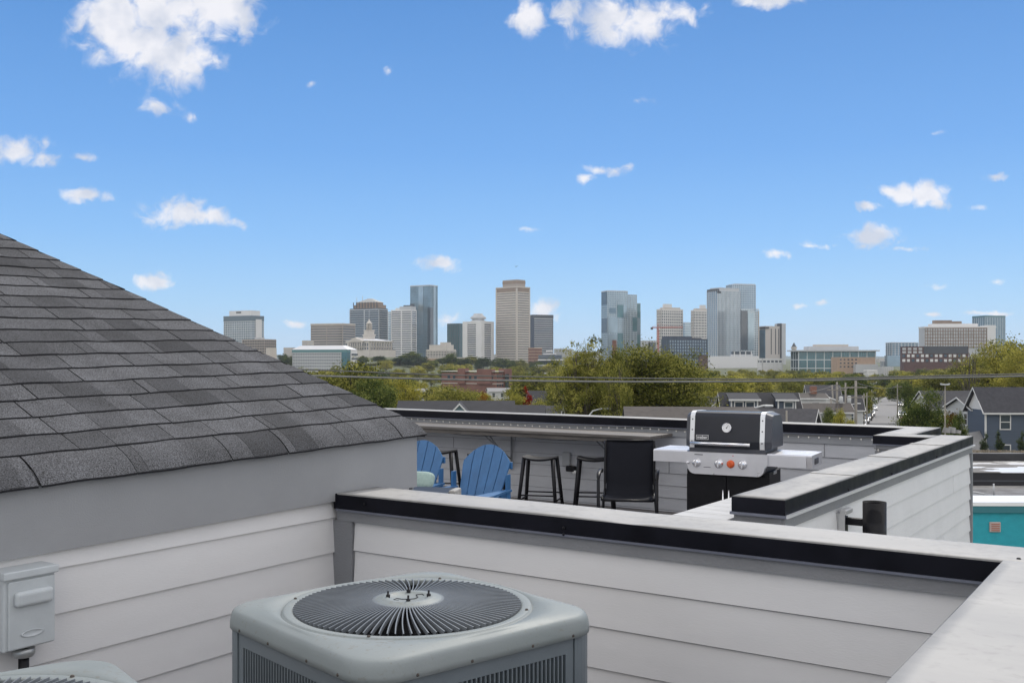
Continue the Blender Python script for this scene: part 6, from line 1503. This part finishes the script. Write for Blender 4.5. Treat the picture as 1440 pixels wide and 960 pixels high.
def plant(key, u, vt, d, lab, wpx=None, group=None, rz=None, name=None, cat=None, zfix=None):
    root, H, W, used = KINDS_[key]
    o = root if not used[0] else copy_tree(root); used[0] = True
    p = P(u, vt, d); gz_ = ground(p.x, d) if zfix is None else zfix; h = p.z-gz_; sz = h/H; sx = sz if wpx is None else (wpx/F*d)/W
    o.location = (p.x, d, gz_); o.scale = (sx, sx, sz); o.rotation_euler = (0,0, rz if rz is not None else rnd.uniform(0, 6.28)); o['label'] = lab
    if group: o['group'] = group
    if name: o.name = name
    if cat: o['category'] = cat
    return o
# featured trees
tree_kind('dome', 21, 12.5, 8.6, 1.6, 60000, .085, 'olive', nlobe=36, spread=.15, multi=3, dome=True)
plant('dome', 920, 476, 88, 'very large round olive green tree beyond the parapet left of the grill', wpx=168)
tree_kind('tall', 32, 13.2, 6.6, 2.0, 24000, .085, 'olive', nlobe=19, spread=.12, airy=.25, multi=2, dome=True)
plant('tall', 824, 466, 84, 'tall thin leaved tree with open crown just left of the big dome shaped tree', wpx=98)
plant_later = []
tree_kind('airy', 34, 10, 6.5, 2.0, 12000, .085, 'olive', nlobe=11, spread=.17, airy=.2, multi=2)
plant('airy', 792, 503, 96, 'loose olive tree left of the tall thin leaved tree', wpx=66); plant('airy', 866, 494, 80, 'airy olive tree between the tall thin leaved tree and the big dome', wpx=60)
tree_kind('mid', 41, 10, 10, 1.2, 26000, .12, 'olive', nlobe=13)
plant('mid', 862, 490, 84, 'olive tree filling the gap before the red brick stair tower', wpx=52); plant('mid', 470, 508, 118, 'broad green and yellow tree rising behind the shingle roof edge', wpx=150)
tree_kind('midg', 43, 10, 9, 1.0, 24000, .13, 'green', nlobe=12)
plant('midg', 523, 530, 112, 'dark green tree right of the broad tree at the roof edge', wpx=90)
tree_kind('midy', 45, 9, 9, 1.0, 18000, .13, 'yellow', nlobe=11)
plant('midy', 570, 533, 125, 'rusty yellow tree right of the dark green one', wpx=62); plant('mid', 640, 541, 140, 'wide olive tree behind the two gabled roof', wpx=110); plant('midy', 717, 549, 150, 'yellow green tree left of the small red one', wpx=62)
tree_kind('rust', 47, 8, 7, 1.0, 9000, .14, 'rust', nlobe=8); plant('rust', 679, 550, 128, 'small orange tree behind the gabled roofs', wpx=26)
tree_kind('red', 49, 7, 5, 1.0, 5000, .13, 'red', nlobe=7); plant('red', 742, 545, 150, 'small bright red tree behind the low roofs', wpx=16)
tree_kind('round', 51, 9, 9, .7, 42000, .10, 'green', nlobe=15)
plant('round', 1298, 548, 96, 'dense round green tree behind the light pole', wpx=76); plant('midg', 1345, 580, 92, 'low dark green bush right of the light pole', wpx=30); plant('rust', 1345, 573, 125, 'brownish shrub beside the blue house porch', wpx=44)
tree_kind('gold', 53, 14, 15, 2.5, 30000, .17, 'yellow', nlobe=16, airy=.1)
plant('gold', 1410, 474, 210, 'big golden tree behind the blue house', wpx=110); plant('gold', 1450, 486, 190, 'second golden tree cut by the right edge', wpx=90)
tree_kind('bare', 55, 13, 9, 2.5, 3500, .10, 'olive', nlobe=12, airy=.45, multi=2); plant('bare', 1362, 482, 190, 'nearly bare tall tree left of the big golden tree', wpx=64)
plant('mid', 1390, 512, 235, 'broad yellow green tree under the golden crown', wpx=110); plant('mid', 1330, 520, 250, 'olive tree above the roofed cottage on the right', wpx=80)
plant('midg', 1010, 571, 112, 'small bright bush at the left of the navy house', wpx=20); plant('midg', 1168, 574, 118, 'low shrub at the foot of the leaning pole', wpx=34); plant('midy', 1185, 576, 112, 'yellow green shrub between the transformer poles', wpx=36); plant('midg', 1140, 585, 110, 'low shrub below the brown porch roof', wpx=26)
plant('midy', 1219, 550, 215, 'pale yellow tree on the left kerb of the street', wpx=18); plant('mid', 760, 560, 110, 'olive bush under the white walled dark roofed house', wpx=70); plant('airy', 815, 548, 95, 'thin low tree at the foot of the tall thin leaved tree', wpx=80)
plant('midg', 1203, 545, 190, 'dark green tree behind the thin poles', wpx=38); plant('midg', 1283, 538, 235, 'green tree at the right kerb far down the street', wpx=34); plant('midg', 1196, 528, 260, 'broad green tree crown behind the utility poles', wpx=80)
# small conical evergreens at the blue house
tree_kind('cone', 57, 3, 1.3, .1, 3500, .05, 'dark', nlobe=7, spread=.3)
for i, (u, vt) in enumerate(((1384,609),(1405,606),(1436,607),(1356,611))): plant('cone', u, vt, 111, ('small dark cone shaped shrub under the blue house corner','small dark cone shaped shrub below the first upper window','small dark cone shaped shrub at the right picture edge','small dark cone shaped shrub under the porch roof')[i], wpx=13, name='shrub', cat='shrub')
# belts of trees towards the city
for i, (lm, H, W, nl, lf) in enumerate((('green',11,11,9000,.24),('olive',11,12,9000,.24),('yellow',10,11,9000,.24),('dark',12,13,9000,.26),('olive',12,10,8000,.24),('yellow',12,13,9000,.26))): tree_kind('b%d' % i, 60+i, H, W, .9, nl, lf, lm, nlobe=12)
LIM = [(360,508),(430,520),(500,519),(520,507),(560,501),(600,505),(640,507),(760,508),(800,510),(985,516),(1000,519),(1070,519),(1110,517),(1170,521),(1232,524),(1262,518),(1350,513),(1400,502),(1460,498)]
LIMN = [(360,520),(600,534),(622,548),(720,549),(735,527),(800,522),(985,527),(1100,524),(1170,526),(1230,540),(1262,540),(1275,524),(1340,520),(1460,508)]
LAND = [(450,'left of the white roofed teal cornered block'),(505,'below the white roofed teal cornered block'),(555,'below the domed hall'),(600,'below the white banded and tall blue towers'),(650,'below the cream stone building'),(698,'below the round capped tower'),(745,'below the tallest tan tower'),(800,'right of the tallest tan tower'),(930,'left of the dark blue gridded block'),(1000,'below the dark blue gridded block'),(1075,'below the white podium'),(1115,'below the beige slab'),(1180,'below the green glass building'),(1240,'below the tan brick building'),(1300,'left part below the dark brick building'),(1365,'right part below the dark brick building'),(1500,'below the far right glass tower')]
def lo_(tab, x):
    for (a, b), (c, e) in zip(tab, tab[1:]):
        if x <= c: return b+(e-b)*(x-a)/(c-a)
    return tab[-1][1]
rt = random.Random(99); n_ = 0
BD = [(1150,1.0,30),(1060,1.,40),(980,1.0,32),(830,1.,32),(690,1.,30),(560,1.,30),(450,1.,26),(360,1.,24),(290,1.,20),(225,1.,16)]
for (d0, _, cnt) in BD:
    for k in range(cnt):
        u = 372+(1455-372)*(k+rt.uniform(.1,.9))/cnt; d = d0*rt.uniform(.93,1.07); x = (u-U0)/F*d; gz_ = ground(x, d)
        if d < 470:
            off = (x-(72.5+.38*(d-196)))/1.07
            if abs(off) < 14 and d < 330: continue
            if d < 300 and 860 < u < 985: continue
        if 515 < d < 600 and 600 < u < 735: continue
        if d < 260 and (1100 < u < 1180): continue
        lim = lo_(LIMN if d < 520 else LIM, u) + rt.uniform(0, 4)
        H = rt.uniform(9, 15); vt = V0-(gz_+H-CZ)/d*F; vt = max(vt, lim); h = CZ+(V0-vt)/F*d-gz_
        if h < 3: continue
        far_hill = d > 1050
        key = rt.choice(('b0','b3','b3','b0','b1')) if far_hill and u < 790 else rt.choice(('b1','b2','b5','b4','b0','b2') if d > 400 else ('b1','b4','b0','b2','b5'))
        colr = {'b0':'green','b1':'olive','b2':'yellow green','b3':'dark green','b4':'olive','b5':'yellow green'}[key]
        land = next(t_ for m_, t_ in LAND if u < m_)
        band = 'farthest belt' if d > 900 else 'middle belt' if d > 500 else 'nearer belt'
        plant(key, u, vt, d, f'{colr} tree in the {band} {land}', wpx=rt.uniform(.95,1.45)*h/d*F*1.05, group=f'{colr} trees in the {band} {land}'); n_ += 1
# trees on the hill around the domed hall and below the towers
for i, (u, vt, w_) in enumerate(((503,503,22),(511,500,14),(533,500,22),(541,505,26),(563,502,30),(578,494,30),(592,500,22),(604,506,24),(622,503,24),(634,496,22),(650,503,26),(664,500,26),(680,502,24),(703,503,26),(716,505,20),(733,505,22),(752,507,20),(556,508,34),(585,508,34),(520,511,30),(398,497,16),(408,500,18))):
    plant(('b3','b0','b3','b1')[i % 4], u, vt, 1130+(i % 3)*25, ('dark green','green','dark green','olive')[i % 4]+' tree on the hilltop '+next(t_ for m_, t_ in LAND if u < m_), wpx=w_*1.15, group=('dark green','green','dark green','olive')[i % 4]+' hilltop trees '+next(t_ for m_, t_ in LAND if u < m_))
# woodland beside the view, seen only from a step aside
bme, _L = crown_mesh(77, 11, 12, .8, 2200, .42, nlobe=11); LM['olive']; co_ = np.empty(len(bme.vertices)*3, dtype=np.float32); bme.vertices.foreach_get('co', co_); co_ = co_.reshape(-1,3)
tn_ = np.empty(len(bme.polygons), dtype=np.float32); bme.attributes['tone'].data.foreach_get('value', tn_); VV, TT = [], []
for k in range(170):
    d = rt.choice((130,180,240,330,460,650,900,1150))*rt.uniform(.9,1.1); u = rt.uniform(-900, 340) if k % 3 else rt.uniform(1490, 2300); x = (u-U0)/F*d; a = rt.uniform(0, 6.28); s_ = rt.uniform(.8,1.15)*(1 if d < 400 else .9)
    ca, sa = math.cos(a)*s_*1.3, math.sin(a)*s_*1.3; VV.append(np.stack([co_[:,0]*ca-co_[:,1]*sa+x, co_[:,0]*sa+co_[:,1]*ca+d, co_[:,2]*s_*.9+ground(x, d)], 1)); TT.append(np.clip(tn_+rt.uniform(-.25,.25),0,1))
VV = np.concatenate(VV); TT = np.concatenate(TT); nq = len(VV)//4; wm = bpy.data.meshes.new('woodland'); wm.vertices.add(len(VV)); wm.vertices.foreach_set('co', VV.astype(np.float32).ravel())
wm.loops.add(nq*4); wm.loops.foreach_set('vertex_index', np.arange(nq*4, dtype=np.int32)); wm.polygons.add(nq); wm.polygons.foreach_set('loop_start', np.arange(0, nq*4, 4, dtype=np.int32)); wm.polygons.foreach_set('loop_total', np.full(nq, 4, dtype=np.int32)); wm.update(calc_edges=True)
wm.attributes.new('tone', 'FLOAT', 'FACE').data.foreach_set('value', TT.astype(np.float32)); wm.materials.append(LM['olive']); wo = bpy.data.objects.new('woodland', wm); C.objects.link(wo); wo['kind'] = 'stuff'; wo['label'] = 'olive green woodland beyond the house and off to both sides'

# the air itself: a closed box of thin even haze
mb = MB(); mb.box(-9500,-300,-12,9500,9900,235)
hz = bpy.data.materials.new('thin_air'); hz.use_nodes = True; nt = hz.node_tree; nt.nodes.remove(nt.nodes['Principled BSDF'])
pv = nt.nodes.new('ShaderNodeVolumePrincipled'); pv.inputs['Density'].default_value = .000055; pv.inputs['Color'].default_value = (.82,.90,1,1); pv.inputs['Anisotropy'].default_value = .2
nt.links.new(pv.outputs[0], nt.nodes['Material Output'].inputs['Volume'])
hb = mb.build('haze', hz); hb['kind'] = 'stuff'
